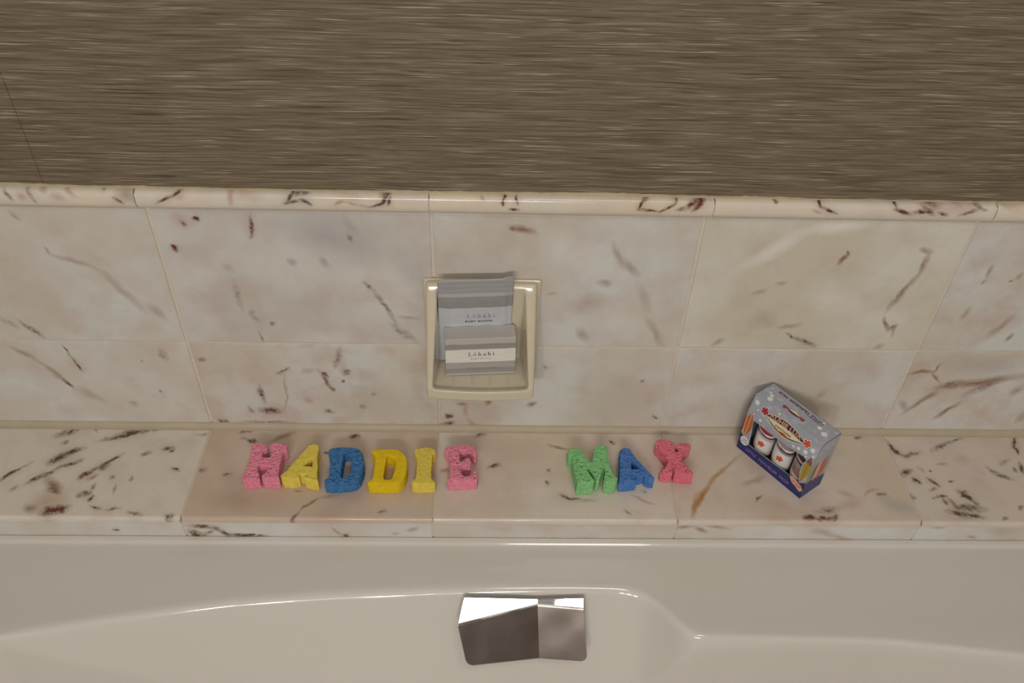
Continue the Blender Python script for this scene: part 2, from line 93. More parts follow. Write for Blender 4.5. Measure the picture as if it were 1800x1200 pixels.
LETTER_OUTLINES = {
  'H': (0.02,[[(-0.239,-0.0538),(-0.2381,-0.0497),(-0.2325,-0.0476),(-0.2265,-0.0471),(-0.2213,-0.0483),(-0.2173,-0.0531),(-0.2166,-0.058),(-0.2212,-0.062),(-0.2209,-0.0712),(-0.21,-0.0713),(-0.2108,-0.0627),(-0.2147,-0.0539),(-0.2143,-0.0498),(-0.21,-0.0469),(-0.204,-0.0465),(-0.1952,-0.0478),(-0.1918,-0.0528),(-0.1908,-0.0581),(-0.1959,-0.0618),(-0.1956,-0.0713),(-0.1953,-0.0839),(-0.1948,-0.0939),(-0.1948,-0.0985),(-0.1928,-0.1023),(-0.1922,-0.106),(-0.1982,-0.1069),(-0.2053,-0.1065),(-0.2123,-0.1066),(-0.2154,-0.1029),(-0.2138,-0.0994),(-0.2109,-0.0964),(-0.211,-0.0902),(-0.2115,-0.0847),(-0.2217,-0.0845),(-0.2207,-0.0934),(-0.2178,-0.1002),(-0.2163,-0.1059),(-0.2244,-0.1075),(-0.2332,-0.1076),(-0.2381,-0.1065),(-0.2401,-0.1035),(-0.2395,-0.1005),(-0.2359,-0.0981),(-0.2362,-0.0913),(-0.2359,-0.082),(-0.2361,-0.0702),(-0.2371,-0.0598)]]),
  'A': (0.02,[[(-0.1631,-0.0493),(-0.1584,-0.048),(-0.1534,-0.0487),(-0.151,-0.0524),(-0.1506,-0.0572),(-0.1508,-0.0653),(-0.1496,-0.0748),(-0.1471,-0.0865),(-0.1468,-0.0942),(-0.1456,-0.1018),(-0.1433,-0.109),(-0.1498,-0.1086),(-0.1553,-0.1076),(-0.1609,-0.1057),(-0.1618,-0.1035),(-0.1593,-0.1012),(-0.1551,-0.0977),(-0.1684,-0.0994),(-0.1672,-0.1032),(-0.1738,-0.1059),(-0.1814,-0.1059),(-0.1883,-0.1053),(-0.1917,-0.1019),(-0.1908,-0.0996),(-0.1851,-0.0923),(-0.1801,-0.0806),(-0.175,-0.0719),(-0.1744,-0.0687),(-0.1688,-0.0591),(-0.1652,-0.0517)],[(-0.1568,-0.0721),(-0.1544,-0.0858),(-0.1657,-0.0843)]]),
  'Db': (0.02,[[(-0.138,-0.0619),(-0.1377,-0.0579),(-0.1354,-0.055),(-0.13,-0.0538),(-0.1222,-0.0529),(-0.1136,-0.0532),(-0.1062,-0.0535),(-0.0999,-0.055),(-0.095,-0.0606),(-0.0921,-0.067),(-0.0903,-0.0749),(-0.0895,-0.0843),(-0.09,-0.0921),(-0.0915,-0.0998),(-0.0937,-0.1059),(-0.0979,-0.1097),(-0.1041,-0.1118),(-0.1128,-0.1128),(-0.1215,-0.1134),(-0.1303,-0.1135),(-0.1339,-0.113),(-0.136,-0.11),(-0.1355,-0.1063),(-0.1317,-0.1039),(-0.1311,-0.1001),(-0.1322,-0.091),(-0.1331,-0.0809),(-0.1335,-0.0738),(-0.1347,-0.0675),(-0.1373,-0.0647)],[(-0.1173,-0.0625),(-0.1138,-0.0609),(-0.1101,-0.0616),(-0.1072,-0.0696),(-0.106,-0.079),(-0.1049,-0.0922),(-0.1065,-0.0984),(-0.1095,-0.1022),(-0.1134,-0.1042),(-0.1162,-0.103),(-0.1167,-0.097),(-0.1173,-0.0846),(-0.1173,-0.0713)]]),
  'Dy': (0.02,[[(-0.0821,-0.0613),(-0.0807,-0.0573),(-0.0748,-0.056),(-0.0668,-0.0559),(-0.0595,-0.0554),(-0.0521,-0.0561),(-0.0458,-0.0585),(-0.0405,-0.0633),(-0.0369,-0.0696),(-0.0352,-0.0767),(-0.0344,-0.0861),(-0.0348,-0.0961),(-0.0371,-0.1038),(-0.0408,-0.1091),(-0.0453,-0.1122),(-0.054,-0.113),(-0.0629,-0.1131),(-0.0717,-0.1126),(-0.0787,-0.1129),(-0.0821,-0.1121),(-0.0809,-0.1095),(-0.0777,-0.1065),(-0.0763,-0.1027),(-0.0762,-0.0935),(-0.0764,-0.0826),(-0.0766,-0.0732),(-0.0779,-0.0669),(-0.0805,-0.0649)],[(-0.062,-0.0675),(-0.0584,-0.0667),(-0.0545,-0.0698),(-0.0512,-0.0729),(-0.0498,-0.0784),(-0.0499,-0.087),(-0.0509,-0.0963),(-0.0525,-0.1047),(-0.057,-0.1066),(-0.0618,-0.1055),(-0.0633,-0.0995),(-0.0628,-0.0903),(-0.0624,-0.0786)]]),
  'I': (0.019,[[(-0.0276,-0.057),(-0.0242,-0.0529),(-0.0181,-0.0516),(-0.0114,-0.0511),(-0.0045,-0.0527),(-0.0007,-0.0551),(0.0006,-0.0583),(-0.0007,-0.0611),(-0.0034,-0.0636),(-0.0036,-0.0747),(-0.0034,-0.0826),(-0.0039,-0.0919),(-0.0027,-0.1026),(0.0016,-0.1072),(0.0023,-0.1105),(-0.0064,-0.1121),(-0.0153,-0.1122),(-0.0254,-0.1115),(-0.0276,-0.1097),(-0.0263,-0.1067),(-0.023,-0.1036),(-0.0223,-0.0967),(-0.0228,-0.0851),(-0.0229,-0.0749),(-0.0241,-0.0678),(-0.0261,-0.0646)]]),
  'E': (0.02,[[(0.0117,-0.0562),(0.0128,-0.053),(0.0176,-0.0504),(0.0249,-0.0491),(0.036,-0.0482),(0.0478,-0.0464),(0.0503,-0.0493),(0.0532,-0.0566),(0.0537,-0.0614),(0.0524,-0.0654),(0.05,-0.0663),(0.0475,-0.0619),(0.0449,-0.0571),(0.0394,-0.0563),(0.0314,-0.0568),(0.0319,-0.0756),(0.0368,-0.0744),(0.0385,-0.0696),(0.0421,-0.0664),(0.0446,-0.0711),(0.0464,-0.0766),(0.0458,-0.0814),(0.0413,-0.0834),(0.0371,-0.0838),(0.0338,-0.085),(0.0336,-0.0893),(0.0347,-0.0947),(0.0375,-0.0993),(0.0406,-0.1004),(0.0447,-0.0984),(0.0488,-0.0953),(0.0493,-0.0907),(0.0511,-0.0883),(0.0541,-0.0906),(0.0554,-0.0953),(0.0552,-0.1021),(0.0543,-0.1053),(0.0437,-0.1061),(0.0318,-0.1069),(0.0173,-0.1072),(0.0169,-0.1048),(0.0186,-0.1033),(0.02,-0.1002),(0.0195,-0.0894),(0.0185,-0.0801),(0.0176,-0.0722),(0.0171,-0.061),(0.0127,-0.059)]]),
  'M': (0.025,[[(0.1707,-0.0599),(0.1737,-0.0567),(0.1812,-0.0562),(0.1872,-0.0574),(0.1903,-0.0614),(0.1931,-0.0685),(0.1959,-0.0754),(0.1978,-0.0776),(0.2006,-0.0793),(0.2024,-0.0745),(0.2038,-0.0657),(0.2061,-0.055),(0.2095,-0.0514),(0.2164,-0.0504),(0.2225,-0.0512),(0.2241,-0.0557),(0.2228,-0.0619),(0.2215,-0.0682),(0.2229,-0.0743),(0.2247,-0.083),(0.2255,-0.0949),(0.2287,-0.1025),(0.2317,-0.1054),(0.2292,-0.11),(0.2225,-0.1117),(0.216,-0.1106),(0.2137,-0.1077),(0.2148,-0.1026),(0.2162,-0.0984),(0.2165,-0.0916),(0.2165,-0.0861),(0.2145,-0.0861),(0.2124,-0.0951),(0.2096,-0.1035),(0.2075,-0.1073),(0.2045,-0.1073),(0.2037,-0.1048),(0.2004,-0.0977),(0.197,-0.091),(0.195,-0.0884),(0.1934,-0.09),(0.197,-0.0994),(0.2018,-0.1086),(0.2009,-0.1115),(0.1916,-0.1129),(0.1798,-0.1136),(0.1796,-0.1088),(0.1787,-0.1005),(0.1774,-0.0912),(0.1765,-0.08),(0.1761,-0.0704),(0.1716,-0.0669)]]),
  'Ab': (0.02,[[(0.2398,-0.0553),(0.2421,-0.052),(0.2467,-0.0499),(0.2517,-0.0498),(0.2545,-0.0527),(0.2567,-0.06),(0.2611,-0.0696),(0.2662,-0.0775),(0.2712,-0.0861),(0.2757,-0.0931),(0.2799,-0.1),(0.2787,-0.1019),(0.2727,-0.1017),(0.2672,-0.0982),(0.2671,-0.0939),(0.2613,-0.0967),(0.2533,-0.0975),(0.2539,-0.0998),(0.2568,-0.1036),(0.2556,-0.1056),(0.2479,-0.1071),(0.2388,-0.108),(0.2329,-0.1073),(0.2344,-0.1019),(0.2356,-0.0911),(0.2372,-0.0794),(0.2388,-0.0674)],[(0.2536,-0.0701),(0.2517,-0.0863),(0.2628,-0.0849)]]),
  'X': (0.02,[[(0.2894,-0.0399),(0.2919,-0.0357),(0.297,-0.0348),(0.3045,-0.0359),(0.3106,-0.0371),(0.3137,-0.0413),(0.3131,-0.0471),(0.312,-0.052),(0.3141,-0.0569),(0.3173,-0.0548),(0.3176,-0.0495),(0.315,-0.0462),(0.3168,-0.0421),(0.324,-0.0403),(0.3302,-0.0406),(0.3351,-0.0418),(0.3355,-0.0468),(0.3329,-0.0506),(0.326,-0.0543),(0.3231,-0.0609),(0.3197,-0.0682),(0.3199,-0.0722),(0.3226,-0.0785),(0.3264,-0.0848),(0.3308,-0.091),(0.3298,-0.0949),(0.321,-0.0949),(0.314,-0.0935),(0.3062,-0.0924),(0.3068,-0.0881),(0.3061,-0.0838),(0.3042,-0.0817),(0.3034,-0.0846),(0.3046,-0.0889),(0.3035,-0.092),(0.2959,-0.0921),(0.2885,-0.0906),(0.2887,-0.0875),(0.2931,-0.0863),(0.2972,-0.0796),(0.3011,-0.0724),(0.3006,-0.0676),(0.2985,-0.0628),(0.2952,-0.0555),(0.2913,-0.0481),(0.2886,-0.0449)]]),
}
# ------------------------------------------------------------------ helpers
def lin(r, g, b):
    def f(c):
        c /= 255.0
        return c / 12.92 if c <= 0.04045 else ((c + 0.055) / 1.055) ** 2.4
    return (f(r), f(g), f(b), 1.0)

def link(o, parent=None):
    COL.objects.link(o)
    if parent is not None:
        o.parent = parent
    return o

def mesh_obj(name, me, mat=None, parent=None, loc=None, rot=None, smooth=False):
    if mat is not None and len(me.materials) == 0:
        me.materials.append(mat)
    if smooth:
        me.polygons.foreach_set('use_smooth', [True] * len(me.polygons))
    o = bpy.data.objects.new(name, me)
    link(o, parent)
    if loc is not None:
        o.location = loc
    if rot is not None:
        o.rotation_euler = rot
    return o

def thing(name, label, cat, loc=(0, 0, 0), rotz=0.0, group=None):
    o = bpy.data.objects.new(name, None)
    o.empty_display_size = 0.02
    link(o)
    o.location = loc
    o.rotation_euler = (0, 0, rotz)
    return tag(o, label, cat, group)

def tag(o, label, cat, group=None):
    o['label'] = label
    o['category'] = cat
    if group:
        o['group'] = group
    return o

def structure(o, label=None):
    o['kind'] = 'structure'
    if label:
        o['label'] = label
    return o

def pydata(name, verts, faces):
    me = bpy.data.meshes.new(name)
    me.from_pydata([tuple(v) for v in verts], [], faces)
    me.update()
    return me

def box_mesh(name, size, bevel=0.0, seg=1, center=(0, 0, 0)):
    bm = bmesh.new()
    bmesh.ops.create_cube(bm, size=1.0)
    for v in bm.verts:
        v.co = Vector((v.co.x * size[0] + center[0], v.co.y * size[1] + center[1], v.co.z * size[2] + center[2]))
    if bevel > 0:
        bmesh.ops.bevel(bm, geom=list(bm.edges), offset=bevel, segments=seg, profile=0.5, affect='EDGES')
    me = bpy.data.meshes.new(name)
    bm.to_mesh(me)
    bm.free()
    return me

def profile_mesh(name, prof, x0, x1, nx=1, weld=False):
    """Closed (y, z) outline swept along x."""
    n = len(prof)
    vs, fs = [], []
    for i in range(nx + 1):
        x = x0 + (x1 - x0) * i / nx
        vs += [(x, y, z) for y, z in prof]
    for i in range(nx):
        for k in range(n):
            a, b = i * n + k, i * n + (k + 1) % n
            fs.append((a, b, b + n, a + n))
    m = len(vs)
    vs += [(x0, y, z) for y, z in prof] + [(x1, y, z) for y, z in prof]
    fs.append(tuple(range(m, m + n)))
    fs.append(tuple(range(m + 2 * n - 1, m + n - 1, -1)))
    me = pydata(name, vs, fs)
    if weld:
        bm = bmesh.new(); bm.from_mesh(me); bmesh.ops.remove_doubles(bm, verts=bm.verts, dist=1e-6); bm.to_mesh(me); bm.free()
    bm = bmesh.new(); bm.from_mesh(me)
    bmesh.ops.recalc_face_normals(bm, faces=bm.faces)
    bm.to_mesh(me); bm.free()
    return me

def evaluated(o):
    """Mesh of an object with its modifiers applied; removes the object."""
    dg = bpy.context.evaluated_depsgraph_get()
    dg.update()
    me = bpy.data.meshes.new_from_object(o.evaluated_get(dg))
    bpy.data.objects.remove(o, do_unlink=True)
    return me

def poly_solid(name, loops, thick, bevel=0.0):
    """Flat outline (first loop outer, others holes) extruded from z=0 to z=thick."""
    cu = bpy.data.curves.new(name, 'CURVE')
    cu.dimensions = '2D'
    cu.fill_mode = 'BOTH'
    cu.extrude = max(thick / 2 - bevel, 1e-6)
    if bevel > 0:
        cu.bevel_depth = bevel
        cu.bevel_resolution = 2
        cu.offset = -bevel
    for lp in loops:
        sp = cu.splines.new('POLY')
        sp.points.add(len(lp) - 1)
        for p, (x, y) in zip(sp.points, lp):
            p.co = (x, y, 0, 1)
        sp.use_cyclic_u = True
    o = bpy.data.objects.new(name, cu)
    COL.objects.link(o)
    me = evaluated(o)
    me.materials.clear()
    me.transform(Matrix.Translation((0, 0, thick / 2)))
    return me

def text_mesh(name, s, width, height, shear=0.0, spacing=1.0, bold=0.0):
    """Lettering fitted to width x height, centred on the origin in the xy plane."""
    cu = bpy.data.curves.new(name, 'FONT')
    cu.body = s
    cu.extrude = 0.006
    cu.resolution_u = 2
    cu.space_character = spacing
    cu.shear = shear
    cu.offset = bold
    o = bpy.data.objects.new(name, cu)
    COL.objects.link(o)
    me = evaluated(o)
    me.materials.clear()
    n = len(me.vertices)
    co = np.empty(n * 3); me.vertices.foreach_get('co', co); co = co.reshape(-1, 3)
    mn, mx = co.min(0), co.max(0)
    c = (mn + mx) / 2
    co = (co - c) * np.array([width / (mx[0] - mn[0]), height / (mx[1] - mn[1]), 0.0001 / max(mx[2] - mn[2], 1e-6)])
    me.vertices.foreach_set('co', co.ravel()); me.update()
    return me

# ------------------------------------------------------------------ materials
def new_mat(name):
    m = bpy.data.materials.new(name)
    m.use_nodes = True
    nt = m.node_tree
    return m, nt, nt.nodes['Principled BSDF']

def nd(nt, kind, **kw):
    n = nt.nodes.new(kind)
    for k, v in kw.items():
        setattr(n, k, v)
    return n

def plain(name, color, rough=0.5, metallic=0.0, spec=0.5, coat=0.0, noise=0.0, nscale=60.0, bump=0.0):
    m, nt, b = new_mat(name)
    b.inputs['Base Color'].default_value = color
    b.inputs['Roughness'].default_value = rough
    b.inputs['Metallic'].default_value = metallic
    b.inputs['Specular IOR Level'].default_value = spec
    b.inputs['Coat Weight'].default_value = coat
    if noise > 0 or bump > 0:
        g = nd(nt, 'ShaderNodeTexCoord')
        t = nd(nt, 'ShaderNodeTexNoise')
        t.inputs['Scale'].default_value = nscale
        t.inputs['Detail'].default_value = 4
        nt.links.new(g.outputs['Object'], t.inputs['Vector'])
        if noise > 0:
            mx = nd(nt, 'ShaderNodeMix', data_type='RGBA')
            mx.inputs[6].default_value = tuple(c * (1 - noise) for c in color[:3]) + (1,)
            mx.inputs[7].default_value = tuple(min(1, c * (1 + noise)) for c in color[:3]) + (1,)
            nt.links.new(t.outputs[0], mx.inputs[0])
            nt.links.new(mx.outputs[2], b.inputs['Base Color'])
        if bump > 0:
            bp = nd(nt, 'ShaderNodeBump')
            bp.inputs['Strength'].default_value = bump
            bp.inputs['Distance'].default_value = 0.001
            nt.links.new(t.outputs[0], bp.inputs['Height'])
            nt.links.new(bp.outputs[0], b.inputs['Normal'])
    return m

MARK_COL = {'ta': lin(150, 118, 92), 'br': lin(106, 58, 48), 'gr': lin(88, 77, 60), 'pk': lin(188, 150, 136),
            'bl': lin(172, 170, 172), 'wh': lin(238, 234, 226), 'ye': lin(176, 128, 62), 'ol': lin(104, 78, 38)}

def noise_node(nt, vec, scale, detail=4.0, rough=0.55, lac=2.0):
    t = nd(nt, 'ShaderNodeTexNoise')
    t.inputs['Scale'].default_value = scale
    t.inputs['Detail'].default_value = detail
    t.inputs['Roughness'].default_value = rough
    nt.links.new(vec, t.inputs['Vector'])
    return t

def ramp(nt, val, stops):
    r = nd(nt, 'ShaderNodeValToRGB')
    el = r.color_ramp.elements
    while len(el) < len(stops):
        el.new(0.5)
    for e, (p, c) in zip(el, stops):
        e.position = p
        e.color = c
    nt.links.new(val, r.inputs[0])
    return r

def marble(name, marks, plane, seed, ca, cb, pink=0.25, rough=0.22, warp=1.0):
    """Pale marble: soft clouds plus the veins of this one slab, given as (a, b, half length, half width, angle, colour, strength)."""
    m, nt, b = new_mat(name)
    L = nt.links.new
    geo = nd(nt, 'ShaderNodeNewGeometry')
    pos = geo.outputs['Position']
    off = nd(nt, 'ShaderNodeVectorMath', operation='ADD')
    off.inputs[1].default_value = (seed * 1.37, seed * 2.11, seed * 0.73)
    L(pos, off.inputs[0])
    n1 = noise_node(nt, off.outputs[0], 9.0, 3.0)
    r1 = ramp(nt, n1.outputs[0], [(0.38, ca), (0.60, cb)])
    n2 = noise_node(nt, off.outputs[0], 24.0, 3.0, 0.5)
    r2 = ramp(nt, n2.outputs[0], [(0.48, (0, 0, 0, 1)), (0.70, (1, 1, 1, 1))])
    mx = nd(nt, 'ShaderNodeMix', data_type='RGBA')
    mx.inputs[7].default_value = lin(196, 170, 156)
    mul = nd(nt, 'ShaderNodeMath', operation='MULTIPLY'); mul.inputs[1].default_value = pink
    L(r2.outputs[0], mul.inputs[0]); L(mul.outputs[0], mx.inputs[0]); L(r1.outputs[0], mx.inputs[6])
    col = mx.outputs[2]
    # faint hairline veins
    n3 = noise_node(nt, off.outputs[0], 13.0, 5.0, 0.6)
    r3 = ramp(nt, n3.outputs[0], [(0.470, (0, 0, 0, 1)), (0.50, (1, 1, 1, 1)), (0.53, (0, 0, 0, 1))])
    mul3 = nd(nt, 'ShaderNodeMath', operation='MULTIPLY'); mul3.inputs[1].default_value = 0.05
    L(r3.outputs[0], mul3.inputs[0])
    m3 = nd(nt, 'ShaderNodeMix', data_type='RGBA'); m3.inputs[7].default_value = lin(168, 140, 118)
    L(mul3.outputs[0], m3.inputs[0]); L(col, m3.inputs[6])
    col = m3.outputs[2]
    # warped slab coordinates for the placed veins
    w1 = noise_node(nt, off.outputs[0], 38.0, 2.0)
    w2 = noise_node(nt, off.outputs[0], 150.0, 3.0, 0.7)
    def centred(t, amp):
        s = nd(nt, 'ShaderNodeVectorMath', operation='SUBTRACT'); s.inputs[1].default_value = (0.5, 0.5, 0.5)
        L(t.outputs['Color'], s.inputs[0])
        k = nd(nt, 'ShaderNodeVectorMath', operation='SCALE'); k.inputs[3].default_value = amp
        L(s.outputs[0], k.inputs[0])
        return k.outputs[0]
    a1 = nd(nt, 'ShaderNodeVectorMath', operation='ADD'); L(pos, a1.inputs[0]); L(centred(w1, 0.011 * warp), a1.inputs[1])
    a2 = nd(nt, 'ShaderNodeVectorMath', operation='ADD'); L(a1.outputs[0], a2.inputs[0]); L(centred(w2, 0.0048 * warp), a2.inputs[1])
    sep = nd(nt, 'ShaderNodeSeparateXYZ'); L(a2.outputs[0], sep.inputs[0])
    uv = nd(nt, 'ShaderNodeCombineXYZ'); L(sep.outputs[0], uv.inputs[0])
    L(sep.outputs[2 if plane == 'xz' else 1], uv.inputs[1])
    w3 = noise_node(nt, off.outputs[0], 170.0, 3.0, 0.6)
    mod = nd(nt, 'ShaderNodeMapRange'); mod.inputs['From Min'].default_value = 0.34; mod.inputs['From Max'].default_value = 0.66
    mod.inputs['To Min'].default_value = 0.4; mod.inputs['To Max'].default_value = 1.5
    L(w3.outputs[0], mod.inputs['Value'])
    layers = [(x, y, hl * 1.15, hw * 2.6 + 0.002, ang, 'ta', 0.22 * s, 1.6) for (x, y, hl, hw, ang, c, s) in marks if s > 0.6 and c in ('br', 'gr') and hl > 0.004]
    layers += [(x, y, hl, hw, ang, c, s, 2.0) for (x, y, hl, hw, ang, c, s) in marks]
    for (x, y, hl, hw, ang, c, s, wk) in layers:
        mp = nd(nt, 'ShaderNodeMapping', vector_type='TEXTURE')
        mp.inputs['Location'].default_value = (x, y, 0)
        mp.inputs['Rotation'].default_value = (0, 0, ang)
        mp.inputs['Scale'].default_value = (hl * 1.25, hw * wk, 1)
        L(uv.outputs[0], mp.inputs[0])
        gr = nd(nt, 'ShaderNodeTexGradient', gradient_type='SPHERICAL')
        L(mp.outputs[0], gr.inputs[0])
        mu = nd(nt, 'ShaderNodeMath', operation='MULTIPLY', use_clamp=True)
        mu.inputs[1].default_value = s * (1.4 if hw < 0.006 else 1.1)
        if c in ('br', 'gr', 'ol') and hw < 0.008:       # dark veins break up into grains
            mo = nd(nt, 'ShaderNodeMath', operation='MULTIPLY')
            L(gr.outputs['Fac'], mo.inputs[0]); L(mod.outputs[0], mo.inputs[1])
            L(mo.outputs[0], mu.inputs[0])
        else:
            L(gr.outputs['Fac'], mu.inputs[0])
        mm = nd(nt, 'ShaderNodeMix', data_type='RGBA')
        mm.inputs[7].default_value = MARK_COL[c]
        L(mu.outputs[0], mm.inputs[0]); L(col, mm.inputs[6])
        col = mm.outputs[2]
    L(col, b.inputs['Base Color'])
    b.inputs['Roughness'].default_value = rough
    b.inputs['Specular IOR Level'].default_value = 0.4
    return m

def wallpaper_mat():
    m, nt, b = new_mat('woven wallpaper')
    L = nt.links.new
    geo = nd(nt, 'ShaderNodeNewGeometry')
    w = noise_node(nt, geo.outputs['Position'], 7.0, 2.0)
    sub = nd(nt, 'ShaderNodeVectorMath', operation='SUBTRACT'); sub.inputs[1].default_value = (0.5, 0.5, 0.5)
    L(w.outputs['Color'], sub.inputs[0])
    sc = nd(nt, 'ShaderNodeVectorMath', operation='SCALE'); sc.inputs[3].default_value = 0.005
    L(sub.outputs[0], sc.inputs[0])
    ad = nd(nt, 'ShaderNodeVectorMath', operation='ADD'); L(geo.outputs['Position'], ad.inputs[0]); L(sc.outputs[0], ad.inputs[1])
    def streak(sx, sz, detail, offs):
        mp = nd(nt, 'ShaderNodeMapping'); mp.inputs['Scale'].default_value = (sx, 1.0, sz); mp.inputs['Location'].default_value = (offs, 0, offs * 3)
        L(ad.outputs[0], mp.inputs[0])
        return noise_node(nt, mp.outputs[0], 1.0, detail, 0.6)
    s1 = streak(12.0, 520.0, 4.0, 0.0)
    s2 = streak(12.0, 640.0, 2.0, 7.3)
    s4 = streak(11.0, 560.0, 2.0, 13.7)
    s3 = streak(6.0, 160.0, 3.0, 3.1)
    base = ramp(nt, s1.outputs[0], [(0.30, lin(92, 80, 64)), (0.52, lin(124, 110, 90)), (0.72, lin(150, 136, 114))])
    lt = ramp(nt, s2.outputs[0], [(0.615, (0, 0, 0, 1)), (0.68, (1, 1, 1, 1))])
    mx = nd(nt, 'ShaderNodeMix', data_type='RGBA'); mx.inputs[7].default_value = lin(200, 186, 160)
    mu = nd(nt, 'ShaderNodeMath', operation='MULTIPLY'); mu.inputs[1].default_value = 0.75
    L(lt.outputs[0], mu.inputs[0]); L(mu.outputs[0], mx.inputs[0]); L(base.outputs[0], mx.inputs[6])
    dk = ramp(nt, s4.outputs[0], [(0.32, (0.45, 0.43, 0.40, 1)), (0.40, (1, 1, 1, 1))])
    m1 = nd(nt, 'ShaderNodeMix', data_type='RGBA', blend_type='MULTIPLY'); m1.inputs[0].default_value = 1.0
    L(mx.outputs[2], m1.inputs[6]); L(dk.outputs[0], m1.inputs[7])
    br = ramp(nt, s3.outputs[0], [(0.35, (0.86, 0.84, 0.82, 1)), (0.65, (1.1, 1.1, 1.1, 1))])
    m2 = nd(nt, 'ShaderNodeMix', data_type='RGBA', blend_type='MULTIPLY'); m2.inputs[0].default_value = 1.0
    L(m1.outputs[2], m2.inputs[6]); L(br.outputs[0], m2.inputs[7])
    L(m2.outputs[2], b.inputs['Base Color'])
    b.inputs['Roughness'].default_value = 0.55
    b.inputs['Specular IOR Level'].default_value = 0.35
    bp = nd(nt, 'ShaderNodeBump'); bp.inputs['Strength'].default_value = 0.8; bp.inputs['Distance'].default_value = 0.0012
    L(s1.outputs[0], bp.inputs['Height']); L(bp.outputs[0], b.inputs['Normal'])
    return m

M_GROUT = plain('grout', lin(218, 207, 190), 0.8, noise=0.10, nscale=180, bump=0.3)
M_CAULK = plain('old caulk', lin(188, 174, 150), 0.55, noise=0.12, nscale=40)
M_PAPER = wallpaper_mat()
M_PAPEREDGE = plain('bare paper edge', lin(198, 182, 150), 0.8, noise=0.2, nscale=90)
M_TUB = plain('tub enamel', lin(222, 217, 208), 0.10, spec=0.5, coat=0.3)
M_CHROME = plain('chrome', (0.68, 0.68, 0.69, 1), 0.04, metallic=1.0, bump=0.9, nscale=26)
for n_ in M_CHROME.node_tree.nodes:
    if n_.bl_idname == 'ShaderNodeTexNoise':
        n_.inputs['Detail'].default_value = 0.0
M_CERAMIC = plain('cream glazed ceramic', lin(216, 204, 180), 0.14, coat=0.3)
M_PAINT = plain('ceiling paint', lin(186, 184, 180), 0.8)
M_FLOOR = plain('floor stone', lin(140, 134, 126), 0.4, noise=0.1, nscale=8)
M_WALLPAINT = plain('brown wall covering', lin(142, 137, 131), 0.7, noise=0.08, nscale=20)

M_FARWALL = plain('dark brown wall covering', lin(112, 99, 89), 0.7, noise=0.45, nscale=6)

# ------------------------------------------------------------------ room shell
X0, X1, YF, ZF, ZC = -0.93, 1.235, -2.4, -0.60, 1.90
structure(mesh_obj('floor', box_mesh('floor', (X1 - X0 + 0.2, -YF + 0.2, 0.1), center=((X0 + X1) / 2, YF / 2, ZF - 0.05)), M_FLOOR))
structure(mesh_obj('ceiling', box_mesh('ceiling', (X1 - X0 + 0.2, -YF + 0.2, 0.1), center=((X0 + X1) / 2, YF / 2, ZC + 0.05)), M_PAINT))
structure(mesh_obj('wall_left', box_mesh('wall_left', (0.1, -YF, ZC - ZF), center=(X0 - 0.05, YF / 2, (ZF + ZC) / 2)), M_WALLPAINT))
structure(mesh_obj('wall_right', box_mesh('wall_right', (0.1, -YF, ZC - ZF), center=(X1 + 0.05, YF / 2, (ZF + ZC) / 2)), M_WALLPAINT))
structure(mesh_obj('wall_front', box_mesh('wall_front', (X1 - X0, 0.1, ZC - ZF), center=((X0 + X1) / 2, YF - 0.05, (ZF + ZC) / 2)), M_FARWALL))
wall = structure(mesh_obj('wall_back', box_mesh('wall_back', (X1 - X0, 0.1, ZC - ZF), center=((X0 + X1) / 2, 0.0515, (ZF + ZC) / 2)), M_GROUT),
                 'wall behind the tub, marble tile below and brown streaked wallpaper above')

# wallpaper drops meeting in a seam, with a ragged cut edge above the moulding
def paper_drop(x0, x1):
    vs, fs = [], []
    n = max(2, int((x1 - x0) / 0.01))
    for i in range(n + 1):
        x = x0 + (x1 - x0) * i / n
        zb = 0.3716 + 0.0008 * sin(x * 41) + 0.0005 * sin(x * 133 + 1)
        vs += [(x, 0.0, zb), (x, 0.0, ZC), (x, 0.0014, zb), (x, 0.0014, ZC)]
    for i in range(n):
        a = i * 4
        fs += [(a, a + 4, a + 5, a + 1), (a, a + 2, a + 6, a + 4)]
    fs += [(0, 1, 3, 2), (n * 4, n * 4 + 2, n * 4 + 3, n * 4 + 1)]
    return pydata('wallpaper', vs, fs)
mesh_obj('wallpaper', paper_drop(X0, -0.4053), M_PAPER, wall)
mesh_obj('wallpaper', paper_drop(-0.4048, X1), M_PAPER, wall)
rnd = random.Random(5)
def ragged_edge():
    vs, fs = [], []
    n = 420
    z = 0.0
    for i in range(n + 1):
        x = X0 + (X1 - X0) * i / n
        z = z * 0.8 + rnd.uniform(-0.0004, 0.0004)
        zt = 0.3728 + 0.0010 * sin(x * 9.0) + z + (0.0006 if rnd.random() < 0.06 else 0)
        zl = 0.3700
        yo = -0.0012
        vs += [(x, yo, zl), (x, yo - 0.0004, zt - 0.0006), (x, -0.0002, zt)]
    for i in range(n):
        a = i * 3
        fs += [(a, a + 3, a + 4, a + 1), (a + 1, a + 4, a + 5, a + 2)]
    return pydata('paper_edge', vs, fs)
pe = mesh_obj('paper_edge', ragged_edge(), M_PAPEREDGE, wall)
pe['label'] = 'ragged pale cut edge of the wallpaper'

